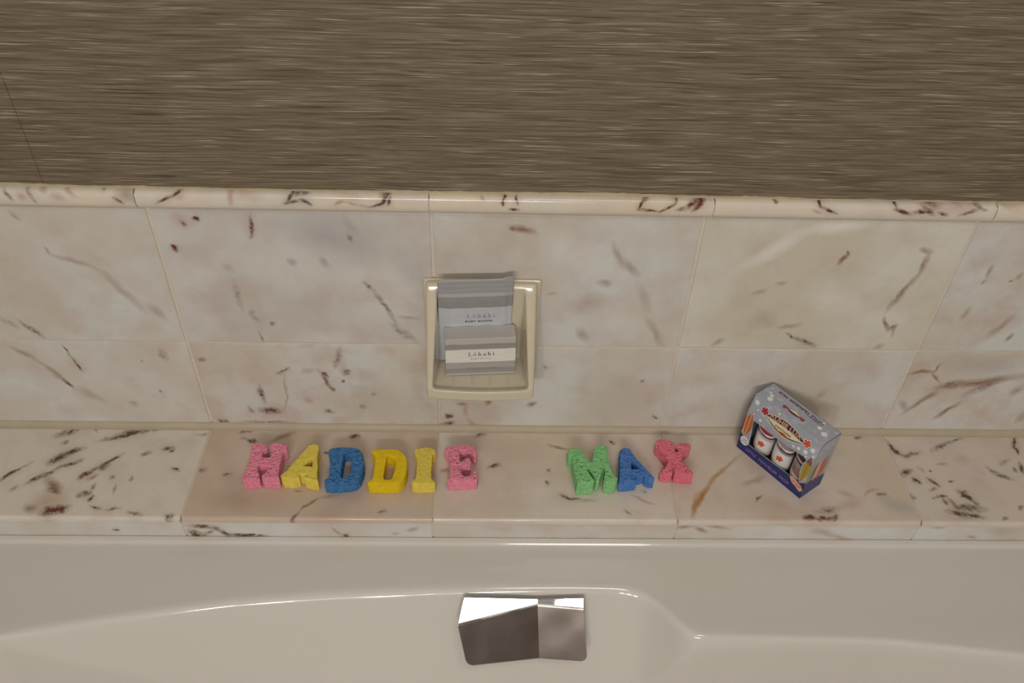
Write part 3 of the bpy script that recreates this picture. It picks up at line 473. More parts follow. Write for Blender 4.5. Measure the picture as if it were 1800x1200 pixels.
# wall tiles
JX = [-0.918, -0.612, -0.3050, 0.0022, 0.3040, 0.6100, 0.9150, 1.2230]
G = 0.0017
CREAM_A, CREAM_B = lin(209, 199, 186), lin(216, 215, 210)
GREY_A, GREY_B = lin(204, 198, 190), lin(217, 213, 207)
def tile(name, parent, x0, x1, z0, z1, mat, y=0.0, thick=0.008):
    cx, cz = (x0 + x1) / 2, (z0 + z1) / 2
    me = box_mesh(name, (x1 - x0, thick, z1 - z0), 0.0011, 2)
    return mesh_obj(name, me, mat, parent, (cx, y + thick / 2, cz))
for i in range(7):
    k = i - 1
    for row, z0, z1 in (('u', 0.1510, 0.3462), ('l', 0.0040, 0.1510)):
        marks = WALL_MARKS.get('%s%d' % (row, k), [])
        pal = {('u', 1): (GREY_A, GREY_B), ('u', 3): (lin(212, 204, 186), lin(222, 218, 208))}.get((row, k), (CREAM_A, CREAM_B))
        mt = marble('wall marble %s%d' % (row, i), marks, 'xz', 3.1 + i * 1.7 + (0.6 if row == 'u' else 0), pal[0], pal[1],
                    pink=0.50 if (row, k) in (('l', 1), ('u', 4), ('l', 4)) else 0.30)
        tile('tile', wall, JX[i] + G, JX[i + 1] - G, z0 + G, z1 - G, mt, y=rnd.uniform(-0.0003, 0.0003))

# half-round marble moulding over the tiles
TJ = [X0, -0.618, -0.3105, 0.0010, 0.3090, 0.6192, 0.925, X1]
def moulding_profile():
    pr = [(0.002, 0.3486)]
    for j in range(11):
        a = -pi / 2 + pi * j / 10
        pr.append((-0.0022 - 0.0070 * max(0.0, cos(a)) ** 0.75, 0.3594 + 0.0108 * sin(a)))
    pr.append((0.002, 0.3702))
    return pr
trim_root = structure(mesh_obj('trim_1', box_mesh('trim_1', (X1 - X0, 0.009, 0.0140), center=((X0 + X1) / 2, -0.0022, 0.3594)), M_GROUT),
                      'rounded marble moulding running between tiles and wallpaper')
for i in range(7):
    marks = TRIM_MARKS.get('t%d' % (i - 2 + 0), []) if i >= 2 else []
    if i == 1: marks = TRIM_MARKS['t0']
    idx = {1: 't0', 2: 't1', 3: 't2', 4: 't3', 5: 't4'}.get(i)
    marks = TRIM_MARKS.get(idx, [])
    mt = marble('moulding marble %d' % i, marks, 'xz', 9.3 + i * 2.3, lin(232, 218, 196), lin(226, 216, 202), pink=0.2, rough=0.16, warp=0.4)
    mesh_obj('moulding_piece', profile_mesh('moulding_piece', moulding_profile(), TJ[i] + 0.0008, TJ[i + 1] - 0.0008), mt, trim_root, smooth=False)
for o in trim_root.children:
    o.data.polygons.foreach_set('use_smooth', [len(p.vertices) == 4 for p in o.data.polygons])

# caulk where the wall meets the ledge
cp = [(0.001, -0.001), (0.001, 0.0075)]
for j in range(7):
    a = pi / 2 * j / 6
    cp.append((-0.0085 * (1 - cos(a)) * 0.9 - 0.0008, 0.0075 * (1 - sin(a)) * 0.9 + 0.0008 * cos(a)))
cp.append((-0.0085, -0.001))
ck = mesh_obj('caulk_bead', profile_mesh('caulk_bead', cp, X0, X1, 60), M_CAULK, wall)
ck['label'] = 'beige caulk bead along the ledge'

# ------------------------------------------------------------------ ledge
ledge = mesh_obj('tub_ledge', box_mesh('tub_ledge', (X1 - X0, 0.1475, 0.052), center=((X0 + X1) / 2, -0.0737, -0.0271)), M_GROUT)
tag(ledge, 'marble tiled ledge between the wall and the bathtub', 'ledge')
def slab_profile():
    r = 0.0042
    pr = [(-0.0035, -0.0085), (-0.0035, -0.0008), (-0.0043, 0.0)]
    for j in range(7):
        a = pi / 2 - pi / 2 * j / 6
        pr.append((-0.1525 + r - r * cos(a) * 1.0, -r + r * sin(a)))
    pr += [(-0.1525, -0.0078), (-0.1518, -0.0085)]
    return pr
LJ = [X0, -0.612, -0.3055, 0.0008, 0.3040, 0.6110, 0.916, X1]
AJ = [X0, -0.612, -0.3075, 0.0002, 0.3055, 0.6125, 0.916, X1]
LPAL = {0: (lin(222, 212, 196), lin(226, 216, 202)), 1: (lin(206, 184, 162), lin(212, 194, 176)), 2: (lin(218, 202, 182), lin(226, 214, 200)),
        3: (lin(214, 198, 178), lin(222, 208, 194)), 4: (lin(222, 206, 190), lin(218, 206, 194))}
for i in range(7):
    k = i - 1
    pal = LPAL.get(k, (CREAM_A, CREAM_B))
    mt = marble('ledge marble %d' % i, LEDGE_MARKS.get('d%d' % k, []), 'xy', 1.9 + i * 3.3, pal[0], pal[1], pink=0.28, rough=0.13)
    s = mesh_obj('tile', profile_mesh('tile', slab_profile(), LJ[i] + 0.0011, LJ[i + 1] - 0.0011), mt, ledge)
    s.data.polygons.foreach_set('use_smooth', [len(p.vertices) == 4 and 0.02 < abs(p.normal.z) < 0.999 and p.normal.y < -0.02 for p in s.data.polygons])
    mt = marble('apron marble %d' % i, APRON_MARKS.get('a%d' % k, []), 'xz', 5.9 + i * 1.3, CREAM_A, CREAM_B, pink=0.15, warp=0.6)
    tile('apron_tile', ledge, AJ[i] + 0.001, AJ[i + 1] - 0.001, -0.0440, -0.0092, mt, y=-0.1490, thick=0.006)

# ------------------------------------------------------------------ bathtub
def fillet(pts, rad, n=6, sub=5):
    out = []
    P = [np.array(p, float) for p in pts]
    def seg(a, b):
        for t in range(1, sub):
            out.append(a + (b - a) * t / sub)
    prev = P[0]
    out.append(prev)
    for i in range(1, len(P) - 1):
        a, b, c = P[i - 1], P[i], P[i + 1]
        la, lc = np.linalg.norm(a - b), np.linalg.norm(c - b)
        u, v = (a - b) / la, (c - b) / lc
        d = min(rad[i], la * 0.45, lc * 0.45)
        s, e = b + u * d, b + v * d
        seg(prev, s)
        for j in range(n + 1):
            t = j / n
            out.append(s * (1 - t) ** 2 + b * 2 * t * (1 - t) + e * t * t)
        prev = e
    seg(prev, P[-1])
    out.append(P[-1])
    return out
NXT = 434
xs = np.linspace(X0 + 0.001, X1 - 0.001, NXT)
EX = [-1.0, -0.80, -0.62, -0.476, -0.37, -0.234, -0.12, -0.01, 0.08, 0.167, 0.235, 0.262, 0.3055, 0.53, 0.682, 0.85, 1.0, 1.3]
EY = [-0.47, -0.385, -0.325, -0.2906, -0.2708, -0.2479, -0.2365, -0.2297, -0.2275, -0.2267, -0.2278, -0.236, -0.289, -0.294, -0.3112, -0.345, -0.40, -0.55]
RXP = [-1.0, -0.476, -0.30, -0.15, -0.033, 0.052, 0.12, 0.19, 0.255, 0.285, 0.3055, 1.3]
RZP = [-0.055, -0.058, -0.145, -0.155, -0.150, -0.175, -0.200, -0.200, -0.165, -0.11, -0.058, -0.055]
def smooth1(a, s):
    k = np.exp(-0.5 * (np.arange(-24, 25) / s) ** 2); k /= k.sum()
    return np.convolve(np.pad(a, 24, mode='edge'), k, mode='valid')
ey = smooth1(np.interp(xs, EX, EY), 1.6) + 0.006
rz = smooth1(np.interp(xs, RXP, RZP), 1.6)
cols = []
for x, e, z in zip(xs, ey, rz):
    ry = min(-0.290, e - 0.004)
    f = min(1.0, max(0.0, (x - X0 - 0.06) / 0.22)) * min(1.0, max(0.0, (X1 - 0.06 - x) / 0.22))
    f = f * f * (3 - 2 * f)
    D = -0.043
    def q(y, zz):
        return (y, D + (zz - D) * f)
    pts = [(-0.1494, -0.10), (-0.1494, -0.0400), (-0.1560, -0.0403), (-0.1605, D), (e, D), q(ry, z), q(ry - 0.035, -0.30), q(ry - 0.09, -0.40),
           q(-0.68, -0.40), q(-0.77, -0.12), (-0.80, D), (-0.90, D), (-0.90, ZF + 0.001)]
    rad = [0, 0.0015, 0.0015, 0.002, 0.011, 0.006, 0.06, 0.06, 0.08, 0.06, 0.012, 0.02, 0]
    cols.append(fillet(pts, rad))
nr = len(cols[0])
vs = [(x, float(p[0]), float(p[1])) for x, c in zip(xs, cols) for p in c]
fs = [(i * nr + j, (i + 1) * nr + j, (i + 1) * nr + j + 1, i * nr + j + 1) for i in range(NXT - 1) for j in range(nr - 1)]
me = pydata('bathtub', vs, fs)
bm = bmesh.new(); bm.from_mesh(me); bmesh.ops.recalc_face_normals(bm, faces=bm.faces); bm.to_mesh(me); bm.free()
tub = mesh_obj('bathtub', me, M_TUB, smooth=True)
tag(tub, 'glossy off-white bathtub below the marble ledge', 'bathtub')

# chrome spout: folded front face, narrow top
TL, TC, TR = (0.03358, -0.26143, -0.05550), (0.12921, -0.23861, -0.0495), (0.18538, -0.24370, -0.04950)
BL, BC, BR = (0.04547, -0.29247, -0.09589), (0.13222, -0.2800, -0.10043), (0.18988, -0.28463, -0.09969)
def on_plane(p, q, r, x, y):
    n = (Vector(q) - Vector(p)).cross(Vector(r) - Vector(p))
    return (x, y, p[2] - (n.x * (x - p[0]) + n.y * (y - p[1])) / n.z)
KC = (0.1292, -0.2315, -0.0458)
KL, KR = on_plane(TL, TC, KC, 0.0400, -0.2325), on_plane(TC, TR, KC, 0.1857, -0.2315)
QL, QC, QR = (0.0520, -0.2500, -0.1150), (0.1322, -0.2450, -0.1150), (0.1880, -0.2450, -0.1150)
me = pydata('tub_spout', [TL, TC, TR, BL, BC, BR, KL, KC, KR, QL, QC, QR],
            [(0, 3, 4, 1), (1, 4, 5, 2), (6, 0, 1, 7), (7, 1, 2, 8), (6, 9, 3, 0), (2, 5, 11, 8), (3, 9, 10, 4), (4, 10, 11, 5), (6, 7, 10, 9), (7, 8, 11, 10)])
bm = bmesh.new(); bm.from_mesh(me)
bmesh.ops.recalc_face_normals(bm, faces=bm.faces)
bm.edges.ensure_lookup_table()
corner = [e for e in bm.edges if {e.verts[0].index, e.verts[1].index} in ({3, 9}, {5, 11})]
bmesh.ops.bevel(bm, geom=corner, offset=0.008, segments=4, profile=0.5, affect='EDGES')
bmesh.ops.bevel(bm, geom=[e for e in bm.edges if e.calc_face_angle(0) > 0.35], offset=0.0016, segments=3, profile=0.5, affect='EDGES')
bm.to_mesh(me); bm.free()
tag(mesh_obj('tub_spout', me, M_CHROME, smooth=False), 'polished chrome tub spout with a folded face on the tub wall', 'tub spout')

# ------------------------------------------------------------------ soap dish
DX, DW = 0.0578, 0.128
def raw(name, prof, x0, x1, bev):
    me = profile_mesh(name, prof, x0, x1, weld=True)
    o = bpy.data.objects.new(name, me); COL.objects.link(o)
    if bev:
        b = o.modifiers.new('b', 'BEVEL'); b.width = bev; b.segments = 4; b.limit_method = 'ANGLE'; b.angle_limit = radians(25)
    return o
outer = raw('dish_outer', [(0.0006, 0.254), (-0.010, 0.2590), (-0.0150, 0.2590), (-0.0190, 0.252), (-0.046, 0.193), (-0.0655, 0.152), (-0.0705, 0.1440),
                           (-0.0705, 0.1290), (-0.058, 0.124), (-0.03, 0.113), (0.0006, 0.108)], DX - DW / 2, DX + DW / 2, 0.003)
inner = raw('dish_inner', [(-0.0170, 0.2540), (-0.0070, 0.1800), (-0.0052, 0.1385), (-0.0600, 0.1385), (-0.0635, 0.1432), (-0.11, 0.150), (-0.11, 0.2540)],
            DX - DW / 2 + 0.0105, DX + DW / 2 - 0.0105, 0.006)
for v in inner.data.vertices:
    v.co.x = DX + (v.co.x - DX) * (0.90 + 0.17 * (-v.co.y / 0.07))
md = outer.modifiers.new('cut', 'BOOLEAN'); md.operation = 'DIFFERENCE'; md.object = inner; md.solver = 'EXACT'
md = outer.modifiers.new('rm', 'REMESH'); md.mode = 'VOXEL'; md.voxel_size = 0.0009
md = outer.modifiers.new('sm', 'SMOOTH'); md.factor = 0.5; md.iterations = 24
dme = evaluated(outer)
bpy.data.objects.remove(inner, do_unlink=True)
for v in dme.vertices:
    t = (v.co.x - DX) / (DW / 2)
    if v.co.y < -0.03:
        v.co.y -= 0.0050 * (1 - t * t) * min(1.0, (-v.co.y - 0.03) / 0.03)
dish = mesh_obj('soap_dish', dme, M_CERAMIC, smooth=True)
tag(dish, 'cream ceramic soap dish mounted on the marble wall tiles', 'soap dish')
mesh_obj('mounting_flange', box_mesh('mounting_flange', (0.138, 0.0055, 0.152), 0.0025, 3, center=(DX + 0.001, -0.0027, 0.1815)), M_CERAMIC, dish)
for x in (0.0245, 0.0475, 0.0690, 0.0905):
    mesh_obj('drain_ridge', box_mesh('drain_ridge', (0.0020, 0.050, 0.0020), 0.0008, 2), M_CERAMIC, dish, (x, -0.034, 0.1390))

# ------------------------------------------------------------------ wrapped soaps in the dish
def stripe_mat(name, stops, axis, lo, hi, wob=0.03):
    m, nt, b = new_mat(name)
    L = nt.links.new
    tc = nd(nt, 'ShaderNodeTexCoord')
    sep = nd(nt, 'ShaderNodeSeparateXYZ'); L(tc.outputs['Object'], sep.inputs[0])
    mr = nd(nt, 'ShaderNodeMapRange'); mr.inputs['From Min'].default_value = lo; mr.inputs['From Max'].default_value = hi
    L(sep.outputs[axis], mr.inputs['Value'])
    mp = nd(nt, 'ShaderNodeMapping'); mp.inputs['Scale'].default_value = (50, 900, 500)
    L(tc.outputs['Object'], mp.inputs[0])
    t = noise_node(nt, mp.outputs[0], 1.0, 3.0)
    ad = nd(nt, 'ShaderNodeMath', operation='MULTIPLY_ADD'); ad.inputs[1].default_value = wob; L(t.outputs[0], ad.inputs[0])
    ad.inputs[2].default_value = 0
    ad2 = nd(nt, 'ShaderNodeMath', operation='ADD'); L(mr.outputs[0], ad2.inputs[0]); L(ad.outputs[0], ad2.inputs[1])
    ad3 = nd(nt, 'ShaderNodeMath', operation='SUBTRACT'); L(ad2.outputs[0], ad3.inputs[0]); ad3.inputs[1].default_value = wob / 2
    r = ramp(nt, ad3.outputs[0], stops)
    mv = ramp(nt, t.outputs[0], [(0.35, (0.82, 0.82, 0.82, 1)), (0.65, (1, 1, 1, 1))])
    mx = nd(nt, 'ShaderNodeMix', data_type='RGBA', blend_type='MULTIPLY'); mx.inputs[0].default_value = 0.35
    L(r.outputs[0], mx.inputs[6]); L(mv.outputs[0], mx.inputs[7])
    L(mx.outputs[2], b.inputs['Base Color'])
    b.inputs['Roughness'].default_value = 0.45
    return m
GW, GD, GL = lin(238, 234, 226), lin(160, 155, 150), lin(196, 191, 186)
def hard(stops):
    out = []
    for i, (p, c) in enumerate(stops):
        if i: out.append((p - 0.004, stops[i - 1][1]))
        out.append((p, c))
    return out
M_CARTON = stripe_mat('soap carton print', hard([(0.0, GL), (0.05, GD), (0.19, lin(180, 176, 172)), (0.362, GW), (0.712, GD), (0.86, GL)]), 2, 0.0, 0.058, 0.035)
M_SACHET = stripe_mat('soap sachet print', hard([(0.0, lin(205, 208, 212)), (0.665, lin(158, 156, 154)), (0.80, lin(186, 187, 188)), (0.84, lin(170, 170, 170))]), 2, 0.0, 0.1345, 0.012)
M_INK = plain('grey ink', lin(70, 66, 62), 0.6)
M_INKSOFT = plain('soft grey ink', lin(132, 127, 122), 0.6)
M_INKPALE = plain('worn pale ink', lin(158, 160, 164), 0.6)

def serif_word(name, chars, width, height):
    """The word Lokahi with a bar over the o, in light serif strokes; unit cap height 1, fitted to width."""
    R = []
    def rect(x0, y0, x1, y1): R.append([(x0, y0), (x1, y0), (x1, y1), (x0, y1)])
    def ring(cx, cy, rx, ry, tx, ty, a0=0.0, a1=2 * pi, n=18):
        for i in range(n):
            a, b = a0 + (a1 - a0) * i / n, a0 + (a1 - a0) * (i + 1) / n
            R.append([(cx + rx * cos(a), cy + ry * sin(a)), (cx + rx * cos(b), cy + ry * sin(b)),
                      (cx + (rx - tx) * cos(b), cy + (ry - ty) * sin(b)), (cx + (rx - tx) * cos(a), cy + (ry - ty) * sin(a))])
    T, S = 0.15, 0.06
    for ch, x in chars:
        if ch == 'L':
            rect(x + .1, 0, x + .1 + T, 1); rect(x, 1 - S, x + .4, 1); rect(x, 0, x + .62, S); rect(x + .55, 0, x + .62, .28)
        elif ch == 'o':
            ring(x + .32, .33, .32, .34, .14, .06); rect(x + .12, .86, x + .52, .95)
        elif ch == 'k':
            rect(x + .1, 0, x + .1 + T, 1.05); rect(x, 0, x + .36, S); rect(x, 1.05 - S, x + .2, 1.05)
            R.append([(x + .25, .28), (x + .50, .62), (x + .58, .62), (x + .33, .24)]); rect(x + .40, .60, x + .68, .66)
            R.append([(x + .33, .36), (x + .55, 0), (x + .72, 0), (x + .44, .46)]); rect(x + .48, 0, x + .78, S)
        elif ch == 'a':
            ring(x + .24, .20, .24, .21, .13, .06); rect(x + .36, 0, x + .36 + T, .48); ring(x + .28, .46, .23, .21, .13, .07, 0.0, pi * .95, 10); rect(x + .45, 0, x + .60, S)
        elif ch == 'h':
            rect(x + .1, 0, x + .1 + T, 1.05); rect(x, 0, x + .34, S); rect(x, 1.05 - S, x + .2, 1.05)
            ring(x + .40, .42, .24, .25, .14, .08, 0.0, pi, 10); rect(x + .50, 0, x + .50 + T, .44); rect(x + .42, 0, x + .74, S)
        elif ch == 'i':
            rect(x + .1, 0, x + .1 + T, .66); rect(x, 0, x + .34, S); rect(x, .60, x + .2, .66); ring(x + .17, .90, .09, .09, .09, .09, n=8)
    vs, fs = [], []
    for q in R:
        a = len(vs); vs += [(x, y, 0) for x, y in q]; fs.append(tuple(range(a, a + len(q))))
    me = pydata(name, vs, fs)
    xs_ = [v[0] for v in vs]; w = max(xs_) - min(xs_)
    k = width / w
    ky = height
    for v in me.vertices:
        v.co = Vector(((v.co.x - min(xs_)) * k - width / 2, v.co.y * ky - height / 2, 0.00005))
    me.update()
    return me
WORD = [('L', 0.0), ('o', 1.02), ('k', 2.02), ('a', 3.10), ('h', 4.02), ('i', 5.12)]

YAW = radians(4.3)
carton = mesh_obj('soap_carton', box_mesh('soap_carton', (0.084, 0.0235, 0.058), 0.0004, 1, center=(0, 0, 0.029)), M_CARTON, loc=(0.0567, -0.0282, 0.1402), rot=(0, 0, YAW))
tag(carton, 'small grey and white striped soap carton standing in front in the soap dish', 'soap carton')
FY = -0.0235 / 2 - 0.0001
mesh_obj('lettering', serif_word('lettering', WORD, 0.0312, 0.0058), M_INK, carton, (0.0009, FY, 0.0337), (pi / 2, 0, 0))
mesh_obj('lettering', text_mesh('lettering', 'RUBY GUAVA', 0.0248, 0.0019, spacing=1.25), M_INKSOFT, carton, (0.0006, FY, 0.0262), (pi / 2, 0, 0))
mesh_obj('lettering', text_mesh('lettering', 'BODY SOAP', 0.0355, 0.0030, spacing=1.15), M_INKSOFT, carton, (0.0016, FY, 0.0104), (pi / 2, 0, 0))

def sachet_mesh():
    W, H = 0.0870, 0.1345
    nu, ns = 40, 60
    vs, fs = [], []
    rr = random.Random(11)
    for side in (0, 1):
        for j in range(ns + 1):
            s = j / ns
            for i in range(nu + 1):
                u = i / nu
                top = H + (0.0028 if u > 0.86 else 0.0) * min(1, (u - 0.86) / 0.04 if u > 0.86 else 0) - 0.0012 * (u < 0.05)
                z = s * top
                lean = -0.0020 * min(1, z / 0.06) - 0.0120 * max(0.0, (z - 0.06) / 0.0745) ** 1.0
                edge = min(u, 1 - u) * W
                pil = max(0.0, min(1.0, (edge - 0.004) / 0.010)) * max(0.0, min(1.0, (0.112 - z) / 0.012)) * min(1.0, z / 0.02)
                th = 0.0006 + 0.0019 * pil
                wr = 0.0004 * sin(u * 23 + z * 90) * pil + 0.0004 * sin(z * 900) * (1 if z > 0.116 else 0)
                fold = -0.0012 * math.exp(-((u - 0.895) / 0.012) ** 2) * (1 if z < 0.116 else 0.2)
                y = lean + (-th + wr + fold if side == 0 else th * 0.5)
                vs.append(((u - 0.5) * W, y, z))
    n1 = (ns + 1) * (nu + 1)
    def id(side, j, i): return side * n1 + j * (nu + 1) + i
    for j in range(ns):
        for i in range(nu):
            fs.append((id(0, j, i), id(0, j, i + 1), id(0, j + 1, i + 1), id(0, j + 1, i)))
            fs.append((id(1, j, i), id(1, j + 1, i), id(1, j + 1, i + 1), id(1, j, i + 1)))
    for j in range(ns):
        fs.append((id(0, j, 0), id(0, j + 1, 0), id(1, j + 1, 0), id(1, j, 0)))
        fs.append((id(0, j, nu), id(1, j, nu), id(1, j + 1, nu), id(0, j + 1, nu)))
    for i in range(nu):
        fs.append((id(0, ns, i), id(0, ns, i + 1), id(1, ns, i + 1), id(1, ns, i)))
        fs.append((id(0, 0, i), id(1, 0, i), id(1, 0, i + 1), id(0, 0, i + 1)))
    return pydata('soap_sachet', vs, fs)
sachet = mesh_obj('soap_sachet', sachet_mesh(), M_SACHET, loc=(0.0505, -0.0121, 0.1402), rot=(0, 0, YAW), smooth=True)
tag(sachet, 'flat silver-grey soap wrapper leaning behind the carton in the soap dish', 'soap sachet')
TILT = pi / 2 + radians(9.0)
mesh_obj('lettering', serif_word('lettering', WORD, 0.0330, 0.0066), M_INKPALE, sachet, (0.0065, -0.00760, 0.0755), (TILT, 0, 0))
mesh_obj('lettering', text_mesh('lettering', 'RUBY GUAVA', 0.0320, 0.0028, spacing=1.2, bold=0.02), M_INK, sachet, (0.0040, -0.00610, 0.0660), (TILT, 0, 0))

# ------------------------------------------------------------------ sponge letters
def sponge_mat(name, c, c2):
    m, nt, b = new_mat(name)
    L = nt.links.new
    tc = nd(nt, 'ShaderNodeTexCoord')
    t = noise_node(nt, tc.outputs['Object'], 160.0, 5.0, 0.7)
    r = ramp(nt, t.outputs[0], [(0.35, c2), (0.60, c)])
    L(r.outputs[0], b.inputs['Base Color'])
    v = nd(nt, 'ShaderNodeTexVoronoi'); v.inputs['Scale'].default_value = 900.0
    L(tc.outputs['Object'], v.inputs['Vector'])
    bp = nd(nt, 'ShaderNodeBump'); bp.inputs['Strength'].default_value = 0.5; bp.inputs['Distance'].default_value = 0.0006
    L(v.outputs['Distance'], bp.inputs['Height']); L(bp.outputs[0], b.inputs['Normal'])
    b.inputs['Roughness'].default_value = 0.85
    b.inputs['Specular IOR Level'].default_value = 0.2
    b.inputs['Subsurface Weight'].default_value = 0.15
    b.inputs['Subsurface Radius'].default_value = (0.004, 0.003, 0.002)
    b.inputs['Subsurface Scale'].default_value = 1.0
    return m
S_PINK = sponge_mat('pink sponge', lin(244, 156, 176), lin(234, 138, 160))
S_PINK2 = sponge_mat('rose sponge', lin(238, 132, 146), lin(226, 114, 130))
S_YEL = sponge_mat('pale yellow sponge', lin(240, 218, 104), lin(230, 204, 80))
S_YEL2 = sponge_mat('deep yellow sponge', lin(242, 210, 40), lin(232, 194, 24))
S_BLUE = sponge_mat('blue sponge', lin(78, 134, 186), lin(64, 116, 168))
S_BLUE2 = sponge_mat('cobalt sponge', lin(92, 138, 202), lin(76, 122, 188))
S_GREEN = sponge_mat('green sponge', lin(150, 212, 146), lin(132, 196, 128))
def sponge_letter(key, mat, label, npore, prad, depth, seed):
    h, loops = LETTER_OUTLINES[key]
    cx = sum(p[0] for p in loops[0]) / len(loops[0]); cy = sum(p[1] for p in loops[0]) / len(loops[0])
    loops = [[(x - cx, y - cy) for x, y in lp] for lp in loops]
    o = bpy.data.objects.new('sponge_letter', poly_solid('sponge_letter', loops, h, 0.0012)); COL.objects.link(o)
    md = o.modifiers.new('rm', 'REMESH'); md.mode = 'VOXEL'; md.voxel_size = 0.00062
    md = o.modifiers.new('sm', 'SMOOTH'); md.factor = 0.5; md.iterations = 2
    me = evaluated(o)
    n = len(me.vertices)
    co = np.empty(n * 3); me.vertices.foreach_get('co', co); co = co.reshape(-1, 3)
    no = np.empty(n * 3); me.vertices.foreach_get('normal', no); no = no.reshape(-1, 3)
    kd = kdtree.KDTree(n)
    for i in range(n): kd.insert(co[i], i)
    kd.balance()
    rr = np.random.RandomState(seed)
    disp = np.zeros(n)
    for i in rr.choice(n, npore, replace=False):
        r = prad * (0.5 + 1.1 * rr.rand() ** 2)
        dd = depth * (0.5 + 0.9 * rr.rand())
        for _, j, d in kd.find_range(co[i], r):
            disp[j] = max(disp[j], dd * (1 - (d / r) ** 2))
    disp += rr.rand(n) * 0.00012
    disp[co[:, 2] < 0.0008] *= 0.2
    co = co - no * disp[:, None]
    co[:, 2] -= co[:, 2].min()
    me.vertices.foreach_set('co', co.ravel()); me.update()
    ob = mesh_obj('sponge_letter', me, mat, loc=(cx, cy, 0.0002), smooth=True)
    tag(ob, label, 'sponge letter', 'sponge letters lined up on the ledge')
sponge_letter('H', S_PINK, 'pink sponge letter H at the left end of the row', 900, 0.0012, 0.0032, 1)
sponge_letter('A', S_YEL, 'yellow sponge letter A between the pink H and a blue D', 900, 0.0009, 0.0012, 2)
sponge_letter('Db', S_BLUE, 'blue sponge letter D beside the yellow A', 1100, 0.0012, 0.0030, 3)
sponge_letter('Dy', S_YEL2, 'bright yellow sponge letter D next to the yellow I', 700, 0.0007, 0.0006, 4)
sponge_letter('I', S_YEL, 'pale yellow sponge letter I', 900, 0.0009, 0.0012, 5)
sponge_letter('E', S_PINK, 'pink sponge letter E ending the left word', 800, 0.0012, 0.0032, 6)
sponge_letter('M', S_GREEN, 'green sponge letter M starting the right word', 900, 0.0012, 0.0032, 7)
sponge_letter('Ab', S_BLUE2, 'blue sponge letter A between the green M and pink X', 900, 0.0011, 0.0028, 8)
sponge_letter('X', S_PINK2, 'rose pink sponge letter X at the right end of the row', 500, 0.0013, 0.0032, 9)

# ------------------------------------------------------------------ gift carton with three little canisters
def print_mat(name, c, rough=0.4): return plain(name, c, rough)
C_GREY = None
def carton_blue_grey():
    m, nt, b = new_mat('bubble print card')
    L = nt.links.new
    tc = nd(nt, 'ShaderNodeTexCoord')
    v = nd(nt, 'ShaderNodeTexVoronoi', feature='SMOOTH_F1'); v.inputs['Scale'].default_value = 95.0
    L(tc.outputs['Object'], v.inputs['Vector'])
    t = noise_node(nt, tc.outputs['Object'], 45.0, 3.0)
    r = ramp(nt, t.outputs[0], [(0.36, lin(176, 172, 188)), (0.5, lin(172, 178, 188)), (0.66, lin(164, 172, 182))])
    r2 = ramp(nt, v.outputs['Distance'], [(0.22, (1, 1, 1, 1)), (0.34, (0, 0, 0, 1))])
    mu = nd(nt, 'ShaderNodeMath', operation='MULTIPLY'); mu.inputs[1].default_value = 0.45; L(r2.outputs[0], mu.inputs[0])
    mx = nd(nt, 'ShaderNodeMix', data_type='RGBA'); mx.inputs[7].default_value = lin(202, 204, 216)
    L(mu.outputs[0], mx.inputs[0]); L(r.outputs[0], mx.inputs[6]); L(mx.outputs[2], b.inputs['Base Color'])
    b.inputs['Roughness'].default_value = 0.35
    return m
C_CARD = carton_blue_grey()
C_NAVY = plain('navy print', lin(34, 48, 110), 0.35, noise=0.15, nscale=50)
C_WHITE = plain('white print', lin(236, 236, 236), 0.4)
C_INNER = plain('inside card', lin(120, 112, 108), 0.7)
C_RED = plain('red print', lin(176, 44, 56), 0.4)
C_MAROON = plain('maroon print', lin(96, 30, 44), 0.4)
C_PLUM = plain('plum print', lin(64, 40, 78), 0.4)
C_CREAM = plain('cream print', lin(232, 222, 186), 0.4)
C_OLIVE = plain('olive print', lin(110, 116, 48), 0.4)
C_ORANGE = plain('orange print', lin(196, 108, 58), 0.4)
C_PEACH = plain('peach print', lin(232, 176, 140), 0.4)
C_MUSTARD = plain('mustard print', lin(176, 160, 56), 0.4)
C_BROWN = plain('brown print', lin(128, 84, 48), 0.4)
C_LILAC = plain('lilac print', lin(150, 116, 190), 0.4)
C_CORAL = plain('coral print', lin(220, 84, 44), 0.4)

BW, BD, BH, BK, BS = 0.107, 0.041, 0.097, 0.068, 0.008
box = thing('gift_carton', 'blue grey carton with white bubbles and navy base holding three canisters', 'carton', (0.4040, -0.0285, 0.0), radians(-54.6))
PT = 0.0005
RXF = (pi / 2, 0, 0)
mm = 0.001
def mmp(l): return [(x * mm, y * mm) for x, y in l]
front = poly_solid('front_panel', [mmp([(0, 0), (107, 0), (107, 68), (0, 68)]),
                                   mmp([(16, 18.5), (98, 24), (94, 40), (94, 56), (97, 64), (92, 66.5), (71, 63.5), (41, 61.5), (14, 62), (12.5, 58), (15, 40)])], PT)
mesh_obj('front_panel', front, C_CARD, box, (0, PT, 0), RXF)
SA = math.atan2(BS, BH - BK)
SL = math.hypot(BS, BH - BK)
RXS = (pi / 2 - SA, 0, 0)
mesh_obj('sloped_panel', poly_solid('sloped_panel', [[(0, 0), (BW, 0), (BW, SL), (0, SL)]], PT), C_CARD, box, (0, PT * math.cos(SA), BK - PT * math.sin(SA)), RXS)
mesh_obj('top_panel', poly_solid('top_panel', [[(0, BS), (BW, BS), (BW, BD), (0, BD)]], PT), C_CARD, box, (0, 0, BH - PT))
mesh_obj('back_panel', box_mesh('back_panel', (BW, PT, BH), center=(BW / 2, BD - PT / 2, BH / 2)), C_CARD, box)
mesh_obj('base_panel', box_mesh('base_panel', (BW, BD, PT), center=(BW / 2, BD / 2, PT / 2)), C_INNER, box)
